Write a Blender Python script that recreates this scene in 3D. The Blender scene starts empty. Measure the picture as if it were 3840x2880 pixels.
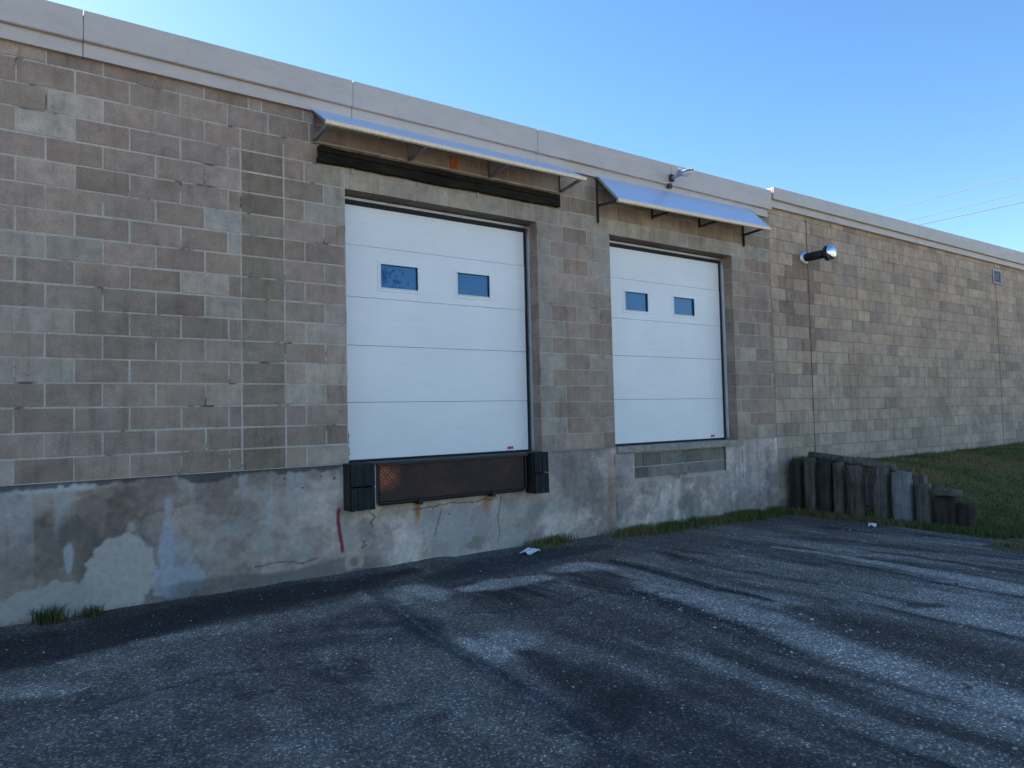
import bpy, math, random
import numpy as np
from mathutils import Vector, Matrix

random.seed(7)
RNG = np.random.default_rng(11)
S = bpy.context.scene
COL = S.collection

# ---------------------------------------------------------------- camera
cam_d = bpy.data.cameras.new("camera")
cam = bpy.data.objects.new("camera", cam_d)
COL.objects.link(cam)
S.camera = cam
cam_d.sensor_fit = 'HORIZONTAL'
cam_d.sensor_width = 36.0
cam_d.lens = 2614.94 / 3840 * 36.0
cam_d.clip_start = 0.05
cam_d.clip_end = 2000
CAM = Vector((-1.68748, -6.79642, 0.47492))
yaw, pitch, roll = 0.6129306, 0.0423724, -0.0235345
fw = Vector((math.sin(yaw) * math.cos(pitch), math.cos(yaw) * math.cos(pitch), math.sin(pitch)))
r0 = fw.cross(Vector((0, 0, 1))).normalized()
u0 = r0.cross(fw)
rt = math.cos(roll) * r0 + math.sin(roll) * u0
up = -math.sin(roll) * r0 + math.cos(roll) * u0
M = Matrix((rt, up, -fw)).transposed().to_4x4()
M.translation = CAM
cam.matrix_world = M

# ---------------------------------------------------------------- sky, sun, exposure
SUN_EL = math.radians(33)
SUN_AZ = math.radians(-22)          # from +Y towards +X; the sun stands behind the building
w = bpy.data.worlds.new("World")
S.world = w
w.use_nodes = True
nt = w.node_tree
nt.nodes.clear()
sky = nt.nodes.new("ShaderNodeTexSky")
sky.sky_type = 'NISHITA'
sky.sun_disc = False
sky.sun_elevation = SUN_EL
sky.sun_rotation = SUN_AZ
sky.altitude = 100
sky.air_density = 1.0
sky.dust_density = 0.3
sky.ozone_density = 3.0
bg = nt.nodes.new("ShaderNodeBackground")
bg.inputs[1].default_value = 0.098
wo = nt.nodes.new("ShaderNodeOutputWorld")
hs = nt.nodes.new("ShaderNodeHueSaturation")
hs.inputs['Saturation'].default_value = 1.16
nt.links.new(sky.outputs[0], hs.inputs['Color'])
nt.links.new(hs.outputs[0], bg.inputs[0])
nt.links.new(bg.outputs[0], wo.inputs[0])
sd = bpy.data.lights.new("sun", 'SUN')
sd.energy = 5.0
sd.angle = math.radians(0.5)
sd.color = (1.0, 0.93, 0.84)
so = bpy.data.objects.new("sun", sd)
COL.objects.link(so)
sdir = Vector((math.sin(SUN_AZ) * math.cos(SUN_EL), math.cos(SUN_AZ) * math.cos(SUN_EL), math.sin(SUN_EL)))
so.rotation_euler = sdir.to_track_quat('Z', 'Y').to_euler()
so.location = (0, 20, 20)
S.view_settings.view_transform = 'Standard'
S.view_settings.look = 'None'
S.view_settings.gamma = 1
S.view_settings.exposure = 1.5
S.render.engine = 'CYCLES'
S.cycles.max_bounces = 6
S.cycles.diffuse_bounces = 4


# ---------------------------------------------------------------- helpers
def tag(o, label=None, cat=None, group=None, kind=None):
    if label: o['label'] = label
    if cat: o['category'] = cat
    if group: o['group'] = group
    if kind: o['kind'] = kind
    return o


def empty(name, loc, label=None, cat=None, group=None):
    o = bpy.data.objects.new(name, None)
    COL.objects.link(o)
    o.location = loc
    o.empty_display_size = 0.2
    return tag(o, label, cat, group)


def hashn(ix, iy, seed):
    h = (ix.astype(np.int64) * 374761393 + iy.astype(np.int64) * 668265263 + seed * 1442695041) & 0xffffffff
    h = ((h ^ (h >> 13)) * 1274126177) & 0xffffffff
    return ((h ^ (h >> 16)) & 0xffff) / 65535.0


def vn(x, y, seed=0):
    x = np.asarray(x, float); y = np.asarray(y, float)
    ix = np.floor(x); iy = np.floor(y)
    fx = x - ix; fy = y - iy
    fx = fx * fx * (3 - 2 * fx); fy = fy * fy * (3 - 2 * fy)
    ix = ix.astype(np.int64); iy = iy.astype(np.int64)
    a = hashn(ix, iy, seed); b = hashn(ix + 1, iy, seed)
    c = hashn(ix, iy + 1, seed); d = hashn(ix + 1, iy + 1, seed)
    return (a * (1 - fx) + b * fx) * (1 - fy) + (c * (1 - fx) + d * fx) * fy


def fbm(x, y, seed=0, octv=5):
    t = 0; a = 0.5; n = 0
    x = np.asarray(x, float); y = np.asarray(y, float)
    for i in range(octv):
        t = t + a * vn(x * 2 ** i + 17.3 * i, y * 2 ** i - 9.1 * i, seed + i)
        n += a; a *= 0.5
    return t / n


def ss(a, b, x):
    t = np.clip((x - a) / (b - a), 0, 1)
    return t * t * (3 - 2 * t)


class MB:
    """collects geometry for one mesh object"""
    def __init__(self):
        self.v = []; self.f = []; self.m = []; self.c = []

    def face(self, pts, mi=0, col=(1, 1, 1)):
        n = len(self.v)
        self.v += [tuple(p) for p in pts]
        self.f.append(tuple(range(n, n + len(pts))))
        self.m.append(mi); self.c.append(col)

    def add(self, vs, fs, mi=0, col=(1, 1, 1)):
        n = len(self.v)
        self.v += [tuple(p) for p in vs]
        for f in fs:
            self.f.append(tuple(n + i for i in f)); self.m.append(mi); self.c.append(col)

    def box(self, x0, x1, y0, y1, z0, z1, mi=0, col=(1, 1, 1), bev=0.0, jit=0.0):
        if bev <= 0:
            vs = [(x, y, z) for x in (x0, x1) for y in (y0, y1) for z in (z0, z1)]
            if jit: vs = [tuple(c + random.uniform(-jit, jit) for c in p) for p in vs]
            self.add(vs, [(0, 1, 3, 2), (4, 6, 7, 5), (0, 4, 5, 1), (2, 3, 7, 6), (0, 2, 6, 4), (1, 5, 7, 3)], mi, col)
            return
        # chamfered box
        vs = []; idx = {}
        X = (x0, x1); Y = (y0, y1); Z = (z0, z1)
        for i in (0, 1):
            for j in (0, 1):
                for k in (0, 1):
                    sx = 1 - 2 * i; sy = 1 - 2 * j; sz = 1 - 2 * k
                    for ax in range(3):
                        p = [X[i] + sx * bev, Y[j] + sy * bev, Z[k] + sz * bev]
                        p[ax] = (X[i], Y[j], Z[k])[ax]
                        idx[(i, j, k, ax)] = len(vs)
                        vs.append(tuple(c + (random.uniform(-jit, jit) if jit else 0) for c in p))
        fs = []
        for i in (0, 1):
            q = [idx[(i, 0, 0, 0)], idx[(i, 1, 0, 0)], idx[(i, 1, 1, 0)], idx[(i, 0, 1, 0)]]
            fs.append(q if i else q[::-1])
            q = [idx[(0, i, 0, 1)], idx[(0, i, 1, 1)], idx[(1, i, 1, 1)], idx[(1, i, 0, 1)]]
            fs.append(q if i else q[::-1])
            q = [idx[(0, 0, i, 2)], idx[(1, 0, i, 2)], idx[(1, 1, i, 2)], idx[(0, 1, i, 2)]]
            fs.append(q if i else q[::-1])
        for i in (0, 1):
            for j in (0, 1):
                fs.append([idx[(0, i, j, 1)], idx[(1, i, j, 1)], idx[(1, i, j, 2)], idx[(0, i, j, 2)]])
                fs.append([idx[(i, 0, j, 0)], idx[(i, 1, j, 0)], idx[(i, 1, j, 2)], idx[(i, 0, j, 2)]])
                fs.append([idx[(i, j, 0, 0)], idx[(i, j, 1, 0)], idx[(i, j, 1, 1)], idx[(i, j, 0, 1)]])
                for k in (0, 1):
                    fs.append([idx[(i, j, k, 0)], idx[(i, j, k, 1)], idx[(i, j, k, 2)]])
        self.add(vs, fs, mi, col)

    def bar(self, a, b, w, h, mi=0, upv=(0, 0, 1)):
        """rectangular bar from a to b"""
        a = Vector(a); b = Vector(b); d = (b - a).normalized()
        s = d.cross(Vector(upv)).normalized(); t = s.cross(d)
        vs = []
        for p in (a, b):
            for i, j in ((-1, -1), (1, -1), (1, 1), (-1, 1)):
                vs.append(p + s * (w / 2 * i) + t * (h / 2 * j))
        self.add(vs, [(0, 1, 2, 3), (7, 6, 5, 4), (0, 4, 5, 1), (1, 5, 6, 2), (2, 6, 7, 3), (3, 7, 4, 0)], mi)

    def angle_iron(self, a, b, w, th=0.005, n1=(1, 0, 0), n2=(0, 1, 0)):
        """L-profile from a to b, legs of width w along n1 and n2"""
        a = Vector(a); b = Vector(b); n1 = Vector(n1); n2 = Vector(n2)
        prof = [Vector((0, 0, 0)), n1 * w, n1 * w + n2 * th, n1 * th + n2 * th, n1 * th + n2 * w, n2 * w]
        vs = [a + p for p in prof] + [b + p for p in prof]
        fs = [(0, 1, 2, 3, 4, 5), tuple(range(11, 5, -1))]
        for i in range(6):
            j = (i + 1) % 6
            fs.append((i, i + 6, j + 6, j))
        self.add(vs, fs)

    def tube(self, pts, rad, n=10, cap=True, mi=0):
        rads = rad if isinstance(rad, (list, tuple)) else [rad] * len(pts)
        pts = [Vector(p) for p in pts]
        vs = []; m = len(pts)
        d0 = (pts[1] - pts[0]).normalized()
        s = d0.orthogonal().normalized()
        for i, p in enumerate(pts):
            d = (pts[min(i + 1, m - 1)] - pts[max(i - 1, 0)]).normalized()
            s = (s - d * s.dot(d)).normalized(); t = d.cross(s)
            for k in range(n):
                a = 2 * math.pi * k / n
                vs.append(p + (s * math.cos(a) + t * math.sin(a)) * rads[i])
        fs = [(i * n + k, i * n + (k + 1) % n, (i + 1) * n + (k + 1) % n, (i + 1) * n + k) for i in range(m - 1) for k in range(n)]
        if cap:
            fs.append(tuple(range(n - 1, -1, -1))); fs.append(tuple((m - 1) * n + k for k in range(n)))
        self.add(vs, fs, mi)

    def build(self, name, mats, parent=None, smooth=False, color=False, loc=None):
        me = bpy.data.meshes.new(name)
        off = Vector((0, 0, 0))
        if parent is not None: off = parent.matrix_world.translation if False else Vector(PW(parent))
        if loc is not None: off = Vector(loc)
        me.from_pydata([tuple(Vector(p) - off) for p in self.v], [], self.f)
        if not isinstance(mats, (list, tuple)): mats = [mats]
        for m_ in mats: me.materials.append(m_)
        me.polygons.foreach_set("material_index", self.m)
        if smooth: me.polygons.foreach_set("use_smooth", [True] * len(self.f))
        if color:
            at = me.color_attributes.new("tone", 'FLOAT_COLOR', 'CORNER')
            buf = []
            for f, c in zip(self.f, self.c): buf += [c[0], c[1], c[2], 1.0] * len(f)
            at.data.foreach_set("color", buf)
        me.validate(); me.update()
        o = bpy.data.objects.new(name, me)
        COL.objects.link(o)
        if parent is not None: o.parent = parent
        elif loc is not None: o.location = loc
        return o


def PW(o):
    p = Vector((0, 0, 0))
    while o is not None:
        p += o.location; o = o.parent
    return p


# ---------------------------------------------------------------- materials
def new_mat(name):
    m = bpy.data.materials.new(name); m.use_nodes = True
    n = m.node_tree; n.nodes.clear()
    out = n.nodes.new("ShaderNodeOutputMaterial")
    b = n.nodes.new("ShaderNodeBsdfPrincipled")
    n.links.new(b.outputs[0], out.inputs[0])
    return m, n, b


def N(n, t, **kw):
    x = n.nodes.new(t)
    for k, v in kw.items(): setattr(x, k, v)
    return x


def noise(n, scale, detail=4, rough=0.6, vec=None, dist=0.0):
    x = N(n, "ShaderNodeTexNoise")
    x.inputs['Scale'].default_value = scale; x.inputs['Detail'].default_value = detail
    x.inputs['Roughness'].default_value = rough; x.inputs['Distortion'].default_value = dist
    if vec is not None: n.links.new(vec, x.inputs['Vector'])
    return x.outputs[0]


def ramp(n, fac, stops):
    r = N(n, "ShaderNodeValToRGB")
    cr = r.color_ramp
    while len(cr.elements) < len(stops): cr.elements.new(0.5)
    for e, (p, c) in zip(cr.elements, stops):
        e.position = p; e.color = (*c, 1) if len(c) == 3 else c
    n.links.new(fac, r.inputs[0])
    return r.outputs[0]


def mapr(n, val, a, b, c, d):
    x = N(n, "ShaderNodeMapRange")
    n.links.new(val, x.inputs[0])
    for i, q in zip((1, 2, 3, 4), (a, b, c, d)): x.inputs[i].default_value = q
    return x.outputs[0]


def mixc(n, fac, a, b, mode='MIX'):
    x = N(n, "ShaderNodeMix", data_type='RGBA', blend_type=mode)
    if isinstance(fac, float): x.inputs[0].default_value = fac
    else: n.links.new(fac, x.inputs[0])
    for s_, q in ((x.inputs[6], a), (x.inputs[7], b)):
        if isinstance(q, tuple): s_.default_value = (*q, 1)
        else: n.links.new(q, s_)
    return x.outputs[2]


def coords(n, scale=None, which='Object'):
    t = N(n, "ShaderNodeTexCoord")
    o = t.outputs[which]
    if scale:
        m = N(n, "ShaderNodeMapping"); m.inputs['Scale'].default_value = scale
        n.links.new(o, m.inputs[0]); o = m.outputs[0]
    return o


def bump(n, b, h, strength, dist=0.01):
    x = N(n, "ShaderNodeBump"); x.inputs['Strength'].default_value = strength
    x.inputs['Distance'].default_value = dist
    n.links.new(h, x.inputs['Height']); n.links.new(x.outputs[0], b.inputs['Normal'])


def attr(n, name="tone"):
    a = N(n, "ShaderNodeVertexColor"); a.layer_name = name
    return a.outputs[0]


def grey(v):
    return (v, v, v)


def mat_block(name, speck=0.35):
    m, n, b = new_mat(name)
    c = attr(n); co = coords(n)
    big = ramp(n, noise(n, 1.1, 6, 0.65, co), [(0.3, (0.76, 0.74, 0.72)), (0.5, grey(1.0)), (0.72, (1.2, 1.18, 1.14))])
    mid = ramp(n, noise(n, 7, 6, 0.7, co, 0.4), [(0.3, grey(0.80)), (0.7, grey(1.18))])
    fine = ramp(n, noise(n, 130, 3, 0.7, co), [(0.3, grey(1 - speck)), (0.5, grey(1.0)), (0.72, grey(1 + speck))])
    pits = ramp(n, noise(n, 42, 2, 0.5, co), [(0.24, grey(0.45)), (0.32, grey(1.0))])
    st = coords(n, (5.0, 5.0, 0.7))
    streak = ramp(n, noise(n, 1.6, 6, 0.75, st), [(0.32, (0.66, 0.63, 0.58)), (0.46, grey(0.95)), (0.65, grey(1.08))])
    x = mixc(n, 1.0, c, big, 'MULTIPLY'); x = mixc(n, 1.0, x, mid, 'MULTIPLY')
    x = mixc(n, 1.0, x, fine, 'MULTIPLY'); x = mixc(n, 1.0, x, pits, 'MULTIPLY'); x = mixc(n, 0.8, x, streak, 'MULTIPLY')
    # thin cement smears
    sm = ramp(n, noise(n, 2.7, 6, 0.7, co, 1.2), [(0.66, grey(0.0)), (0.8, grey(0.42))])
    x = mixc(n, sm, x, (0.36, 0.345, 0.32))
    n.links.new(x, b.inputs['Base Color'])
    b.inputs['Roughness'].default_value = 0.95
    b.inputs['Specular IOR Level'].default_value = 0.2
    h = N(n, "ShaderNodeMath", operation='ADD')
    n.links.new(noise(n, 90, 4, 0.75, co), h.inputs[0]); n.links.new(noise(n, 12, 4, 0.6, co), h.inputs[1])
    bump(n, b, h.outputs[0], 0.5, 0.006)
    return m


def mat_mortar(name, c0, c1):
    m, n, b = new_mat(name); co = coords(n)
    x = ramp(n, noise(n, 2.2, 6, 0.7, co, 0.5), [(0.36, tuple(v * 0.3 for v in c0)), (0.43, c0), (0.65, c1)])
    f = ramp(n, noise(n, 120, 2, 0.6, co), [(0.3, grey(0.75)), (0.7, grey(1.15))])
    x = mixc(n, 1.0, x, f, 'MULTIPLY')
    n.links.new(x, b.inputs['Base Color']); b.inputs['Roughness'].default_value = 0.95
    b.inputs['Specular IOR Level'].default_value = 0.15
    bump(n, b, noise(n, 70, 4, 0.7, co), 0.6, 0.006)
    return m


def mat_painted(name, fine_amt=0.25, rough=0.92, bstr=0.5, bscale=80, fs=160):
    """surface whose colour map is stored per corner (stains, patches, dust)"""
    m, n, b = new_mat(name); co = coords(n)
    c = attr(n)
    f = ramp(n, noise(n, fs, 3, 0.75, co), [(0.28, grey(1 - fine_amt)), (0.5, grey(1.0)), (0.72, grey(1 + fine_amt))])
    g = ramp(n, noise(n, 22, 5, 0.7, co), [(0.3, grey(0.88)), (0.7, grey(1.12))])
    x = mixc(n, 1.0, c, f, 'MULTIPLY'); x = mixc(n, 1.0, x, g, 'MULTIPLY')
    n.links.new(x, b.inputs['Base Color']); b.inputs['Roughness'].default_value = rough
    b.inputs['Specular IOR Level'].default_value = 0.2
    bump(n, b, noise(n, bscale, 5, 0.75, co), bstr, 0.008)
    return m


def mat_ground():
    m, n, b = new_mat("asphalt"); co = coords(n)
    c = attr(n)
    v = N(n, "ShaderNodeTexVoronoi"); v.inputs['Scale'].default_value = 95
    n.links.new(co, v.inputs['Vector'])
    sep = N(n, "ShaderNodeSeparateColor"); n.links.new(v.outputs['Color'], sep.inputs[0])
    grit = ramp(n, sep.outputs[0], [(0.0, grey(0.4)), (0.55, grey(0.8)), (0.82, grey(1.3)), (0.94, grey(2.3)), (1.0, grey(4.2))])
    g2 = ramp(n, noise(n, 30, 6, 0.85, co), [(0.3, grey(0.6)), (0.7, grey(1.4))])
    g3 = ramp(n, noise(n, 5, 6, 0.65, co), [(0.3, grey(0.78)), (0.7, grey(1.22))])
    x = mixc(n, 0.8, c, grit, 'MULTIPLY'); x = mixc(n, 1.0, x, g2, 'MULTIPLY'); x = mixc(n, 1.0, x, g3, 'MULTIPLY')
    # pale loose grit, lots of small fragments
    v2 = N(n, "ShaderNodeTexVoronoi"); v2.inputs['Scale'].default_value = 38
    n.links.new(co, v2.inputs['Vector'])
    sep2 = N(n, "ShaderNodeSeparateColor"); n.links.new(v2.outputs['Color'], sep2.inputs[0])
    near = mapr(n, v2.outputs['Distance'], 0.12, 0.2, 1.0, 0.0)
    sel = mapr(n, sep2.outputs[1], 0.86, 0.9, 0.0, 1.0)
    ml = N(n, "ShaderNodeMath", operation='MULTIPLY'); n.links.new(near, ml.inputs[0]); n.links.new(sel, ml.inputs[1])
    x = mixc(n, ml.outputs[0], x, (0.3, 0.3, 0.3))
    n.links.new(x, b.inputs['Base Color'])
    b.inputs['Roughness'].default_value = 0.85; b.inputs['Specular IOR Level'].default_value = 0.3
    h = N(n, "ShaderNodeMath", operation='ADD'); n.links.new(noise(n, 70, 4, 0.8, co), h.inputs[0])
    n.links.new(v.outputs['Distance'], h.inputs[1])
    bump(n, b, h.outputs[0], 0.7, 0.008)
    return m


def mat_metal(name, col, rough=0.35, metal=0.9, var=0.15, scale=6, stretch=None, dirt=None):
    m, n, b = new_mat(name); co = coords(n, stretch)
    x = ramp(n, noise(n, scale, 5, 0.65, co), [(0.3, tuple(v * (1 - var) for v in col)), (0.7, tuple(min(1, v * (1 + var)) for v in col))])
    if dirt:
        d = ramp(n, noise(n, scale * 2.3, 6, 0.75, co, 0.6), [(0.5, grey(0)), (0.72, grey(dirt[1]))])
        x = mixc(n, d, x, dirt[0])
    n.links.new(x, b.inputs['Base Color'])
    b.inputs['Metallic'].default_value = metal
    r = mapr(n, noise(n, scale * 1.7, 4, 0.6, co), 0.3, 0.7, rough * 0.8, min(1, rough * 1.3))
    n.links.new(r, b.inputs['Roughness'])
    bump(n, b, noise(n, scale * 8, 3, 0.6, co), 0.12, 0.004)
    return m


def mat_plain(name, col, rough=0.8, var=0.2, scale=8, metal=0.0, stretch=None, bs=0.3, spec=0.4):
    m, n, b = new_mat(name); co = coords(n, stretch)
    x = ramp(n, noise(n, scale, 6, 0.7, co), [(0.28, tuple(v * (1 - var) for v in col)), (0.72, tuple(min(1, v * (1 + var)) for v in col))])
    n.links.new(x, b.inputs['Base Color'])
    b.inputs['Roughness'].default_value = rough; b.inputs['Metallic'].default_value = metal
    b.inputs['Specular IOR Level'].default_value = spec
    bump(n, b, noise(n, scale * 5, 4, 0.7, co), bs, 0.006)
    return m


def mat_door():
    m, n, b = new_mat("white_door_skin"); co = coords(n)
    lo = coords(n, (0.6, 1, 9))
    x = ramp(n, noise(n, 1.2, 5, 0.6, co), [(0.3, (0.72, 0.725, 0.72)), (0.7, (0.80, 0.80, 0.79))])
    d = ramp(n, noise(n, 3, 6, 0.75, lo), [(0.5, grey(0)), (0.8, grey(0.32))])
    x = mixc(n, d, x, (0.55, 0.54, 0.5))
    sp = ramp(n, noise(n, 34, 1, 0.4, co), [(0.76, grey(0)), (0.8, grey(0.6))])
    x = mixc(n, sp, x, (0.35, 0.33, 0.3))
    n.links.new(x, b.inputs['Base Color']); b.inputs['Roughness'].default_value = 0.42
    wv = N(n, "ShaderNodeTexWave"); wv.bands_direction = 'Z'; wv.inputs['Scale'].default_value = 3.2
    wv.wave_profile = 'TRI'
    n.links.new(co, wv.inputs['Vector'])
    pk = mapr(n, wv.outputs['Fac'], 0.0, 0.06, 0.0, 1.0)
    ad = N(n, "ShaderNodeMath", operation='MULTIPLY_ADD'); ad.inputs[1].default_value = 0.6
    n.links.new(pk, ad.inputs[0]); n.links.new(noise(n, 60, 2, 0.5, co), ad.inputs[2])
    bump(n, b, ad.outputs[0], 0.12, 0.003)
    return m


def mat_wood(name, c0, c1, vertical=True, rough=0.9):
    m, n, b = new_mat(name)
    co = coords(n, (14, 14, 1.2) if vertical else (1.2, 14, 14))
    x = ramp(n, noise(n, 2.0, 8, 0.7, co, 0.6), [(0.3, c0), (0.52, tuple((a + d) / 2 for a, d in zip(c0, c1))), (0.7, c1)])
    k = ramp(n, noise(n, 3, 5, 0.6, coords(n)), [(0.35, grey(0.7)), (0.65, grey(1.2))])
    x = mixc(n, 1.0, x, k, 'MULTIPLY')
    n.links.new(x, b.inputs['Base Color']); b.inputs['Roughness'].default_value = rough
    b.inputs['Specular IOR Level'].default_value = 0.2
    bump(n, b, noise(n, 4, 8, 0.75, co), 0.9, 0.02)
    return m


def mat_tread():
    m, n, b = new_mat("rusty_tread_plate"); co = coords(n)
    rust = ramp(n, noise(n, 2.2, 6, 0.7, co, 0.6), [(0.35, (0.022, 0.014, 0.012)), (0.55, (0.05, 0.024, 0.016)), (0.7, (0.09, 0.035, 0.018))])
    # raised bars: two diagonal wave sets, cut into lozenges
    h = None
    for sg in (1, -1):
        mp = N(n, "ShaderNodeMapping"); mp.inputs['Rotation'].default_value = (0, math.radians(45 * sg), 0)
        n.links.new(co, mp.inputs[0])
        w1 = N(n, "ShaderNodeTexWave"); w1.bands_direction = 'X'; w1.inputs['Scale'].default_value = 10
        n.links.new(mp.outputs[0], w1.inputs['Vector'])
        w2 = N(n, "ShaderNodeTexWave"); w2.bands_direction = 'Z'; w2.inputs['Scale'].default_value = 5
        n.links.new(mp.outputs[0], w2.inputs['Vector'])
        a = mapr(n, w1.outputs['Fac'], 0.6, 0.8, 0, 1)
        w2.inputs['Phase Offset'].default_value = 0 if sg > 0 else math.pi
        c = mapr(n, w2.outputs['Fac'], 0.45, 0.55, 0, 1)
        mm = N(n, "ShaderNodeMath", operation='MULTIPLY'); n.links.new(a, mm.inputs[0]); n.links.new(c, mm.inputs[1])
        if h is None: h = a
        else:
            ck = N(n, "ShaderNodeTexChecker"); ck.inputs['Scale'].default_value = 31.0
            n.links.new(co, ck.inputs['Vector'])
            mx = N(n, "ShaderNodeMix", data_type='FLOAT'); n.links.new(ck.outputs['Fac'], mx.inputs[0]); n.links.new(h, mx.inputs[2]); n.links.new(a, mx.inputs[3]); h = mx.outputs[0]
    # the worn, orange patch where the coating is gone, at the left end
    sepx = N(n, "ShaderNodeSeparateXYZ"); n.links.new(co, sepx.inputs[0])
    px = mapr(n, sepx.outputs[0], 0.01, 0.26, 1, 0)
    pz = N(n, "ShaderNodeMath", operation='ABSOLUTE')
    sub = N(n, "ShaderNodeMath", operation='ADD'); sub.inputs[1].default_value = 0.15; n.links.new(sepx.outputs[2], sub.inputs[0]); n.links.new(sub.outputs[0], pz.inputs[0])
    pz2 = mapr(n, pz.outputs[0], 0.02, 0.17, 1, 0)
    w_ = N(n, "ShaderNodeMath", operation='MULTIPLY'); n.links.new(px, w_.inputs[0]); n.links.new(pz2, w_.inputs[1])
    w2_ = N(n, "ShaderNodeMath", operation='MULTIPLY'); n.links.new(w_.outputs[0], w2_.inputs[0]); n.links.new(mapr(n, h, 0, 1, 0.25, 1.8), w2_.inputs[1])
    w2_.use_clamp = True
    x = mixc(n, w2_.outputs[0], rust, (0.5, 0.15, 0.05))
    n.links.new(x, b.inputs['Base Color']); b.inputs['Roughness'].default_value = 0.7; b.inputs['Metallic'].default_value = 0.15
    bump(n, b, h, 0.8, 0.006)
    return m


MB_BLOCK = mat_block("concrete_block")
MB_BLOCK2 = mat_block("tan_concrete_block", 0.16)
M_MORT = mat_mortar("mortar", (0.42, 0.365, 0.305), (0.52, 0.46, 0.39))
M_MORT2 = mat_mortar("tan_mortar", (0.24, 0.21, 0.18), (0.36, 0.32, 0.27))
M_CONC = mat_painted("weathered_concrete", 0.16)
M_GROUND = mat_ground()
M_FASCIA = mat_metal("beige_fascia_metal", (0.49, 0.435, 0.395), 0.55, 0.0, 0.06, 2, (1.2, 1, 3), ((0.33, 0.27, 0.22), 0.35))
M_DOOR = mat_door()
M_BLACK = mat_plain("black_rubber", (0.012, 0.013, 0.014), 0.7, 0.3, 20)
M_RUBBER = mat_plain("worn_black_rubber", (0.013, 0.014, 0.015), 0.7, 0.8, 30, bs=0.8)
M_STEELB = mat_plain("black_painted_steel", (0.018, 0.017, 0.016), 0.6, 0.4, 12)
M_GALV = mat_metal("galvanised_steel", (0.58, 0.60, 0.63), 0.42, 0.85, 0.1, 5)
M_GALV2 = mat_metal("galvanised_bracket", (0.30, 0.31, 0.33), 0.5, 0.6, 0.15, 9)
M_DARKST = mat_metal("dark_bracket_steel", (0.06, 0.065, 0.07), 0.55, 0.5, 0.2, 9)
M_LIP = mat_metal("stained_cream_edge", (0.85, 0.66, 0.44), 0.6, 0.0, 0.12, 7, (8, 1, 1), ((0.22, 0.15, 0.1), 0.6))
M_SHEET = mat_metal("awning_sheet_sky_tint", (0.60, 0.72, 0.90), 0.38, 0.5, 0.03, 2, (1, 4, 4))  # blue sky reflection painted into the sheet's base colour
M_RUST = mat_plain("rust_orange", (0.42, 0.12, 0.04), 0.85, 0.4, 18)
M_TREAD = mat_tread()
M_TAG = mat_plain("red_tag", (0.45, 0.07, 0.05), 0.6)
M_BEAM = mat_wood("rotten_black_timber", (0.006, 0.006, 0.006), (0.035, 0.03, 0.02), False)
M_POST = mat_wood("weathered_post", (0.05, 0.04, 0.03), (0.24, 0.20, 0.165))
M_POSTD = mat_wood("dark_weathered_post", (0.03, 0.025, 0.02), (0.09, 0.075, 0.06))
M_POSTL = mat_wood("pale_weathered_post", (0.16, 0.15, 0.145), (0.34, 0.32, 0.31))
M_ROOF = mat_plain("roof_membrane", (0.25, 0.25, 0.25), 0.9)
M_CHROME = mat_metal("shiny_cap", (0.8, 0.8, 0.82), 0.16, 1.0, 0.05, 8)
M_PIPE = mat_plain("dark_pipe", (0.03, 0.03, 0.035), 0.5, 0.2, 8, metal=0.3)
M_WIRE = mat_plain("wire", (0.26, 0.30, 0.36), 0.7)
M_PAPER = mat_plain("white_paper", (0.72, 0.74, 0.75), 0.8, 0.08, 10)
M_STONE = mat_plain("pale_gravel", (0.42, 0.42, 0.41), 0.9, 0.35, 3)
M_LEAF = mat_plain("dry_leaf", (0.14, 0.06, 0.03), 0.9, 0.4, 10)


def mat_glass():
    m, n, b = new_mat("sky_tinted_window_glass")
    b.inputs['Base Color'].default_value = (0.001, 0.095, 0.25, 1)  # blue of the mirrored sky is put into the pane colour
    b.inputs['Roughness'].default_value = 0.02
    b.inputs['IOR'].default_value = 1.6
    return m


M_GLASS = mat_glass()
mm_, nn_, bb_ = new_mat("photocell_glass")
bb_.inputs['Base Color'].default_value = (0.55, 0.6, 0.62, 1); bb_.inputs['Roughness'].default_value = 0.15
M_LENS = mm_

# ---------------------------------------------------------------- building: masonry
P = 0.2032; B = 0.4064
D1L, D1R = 1.035, 3.525
D2L, D2R = 4.745, 7.3155
SEAM = 8.296
HEAD = 14 * P
DEP = 0.26           # reveal depth
XL, XR = -11.0, 24.0
TOPZ = 3.76

building = empty("building", (0, 0, -1.12), "long single-storey grey concrete block warehouse with two white loading doors", "building")

GREYS = [(0.290, 0.216, 0.165), (0.307, 0.230, 0.177), (0.332, 0.250, 0.195), (0.360, 0.272, 0.215), (0.297, 0.227, 0.181), (0.318, 0.244, 0.196)]
LIGHT = [(0.405, 0.330, 0.265), (0.358, 0.298, 0.244), (0.432, 0.342, 0.270)]
BROWN = [(0.256, 0.197, 0.145), (0.287, 0.225, 0.168), (0.233, 0.180, 0.132)]
LINTEL = [(0.380, 0.321, 0.254), (0.358, 0.303, 0.240), (0.400, 0.343, 0.276)]
TANS = [(0.435, 0.323, 0.235), (0.407, 0.307, 0.225), (0.462, 0.345, 0.252), (0.380, 0.288, 0.214), (0.418, 0.323, 0.242)]


def vary(c, a=0.07):
    k = 1 + random.uniform(-a, a)
    return tuple(v * k for v in c)


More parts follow.
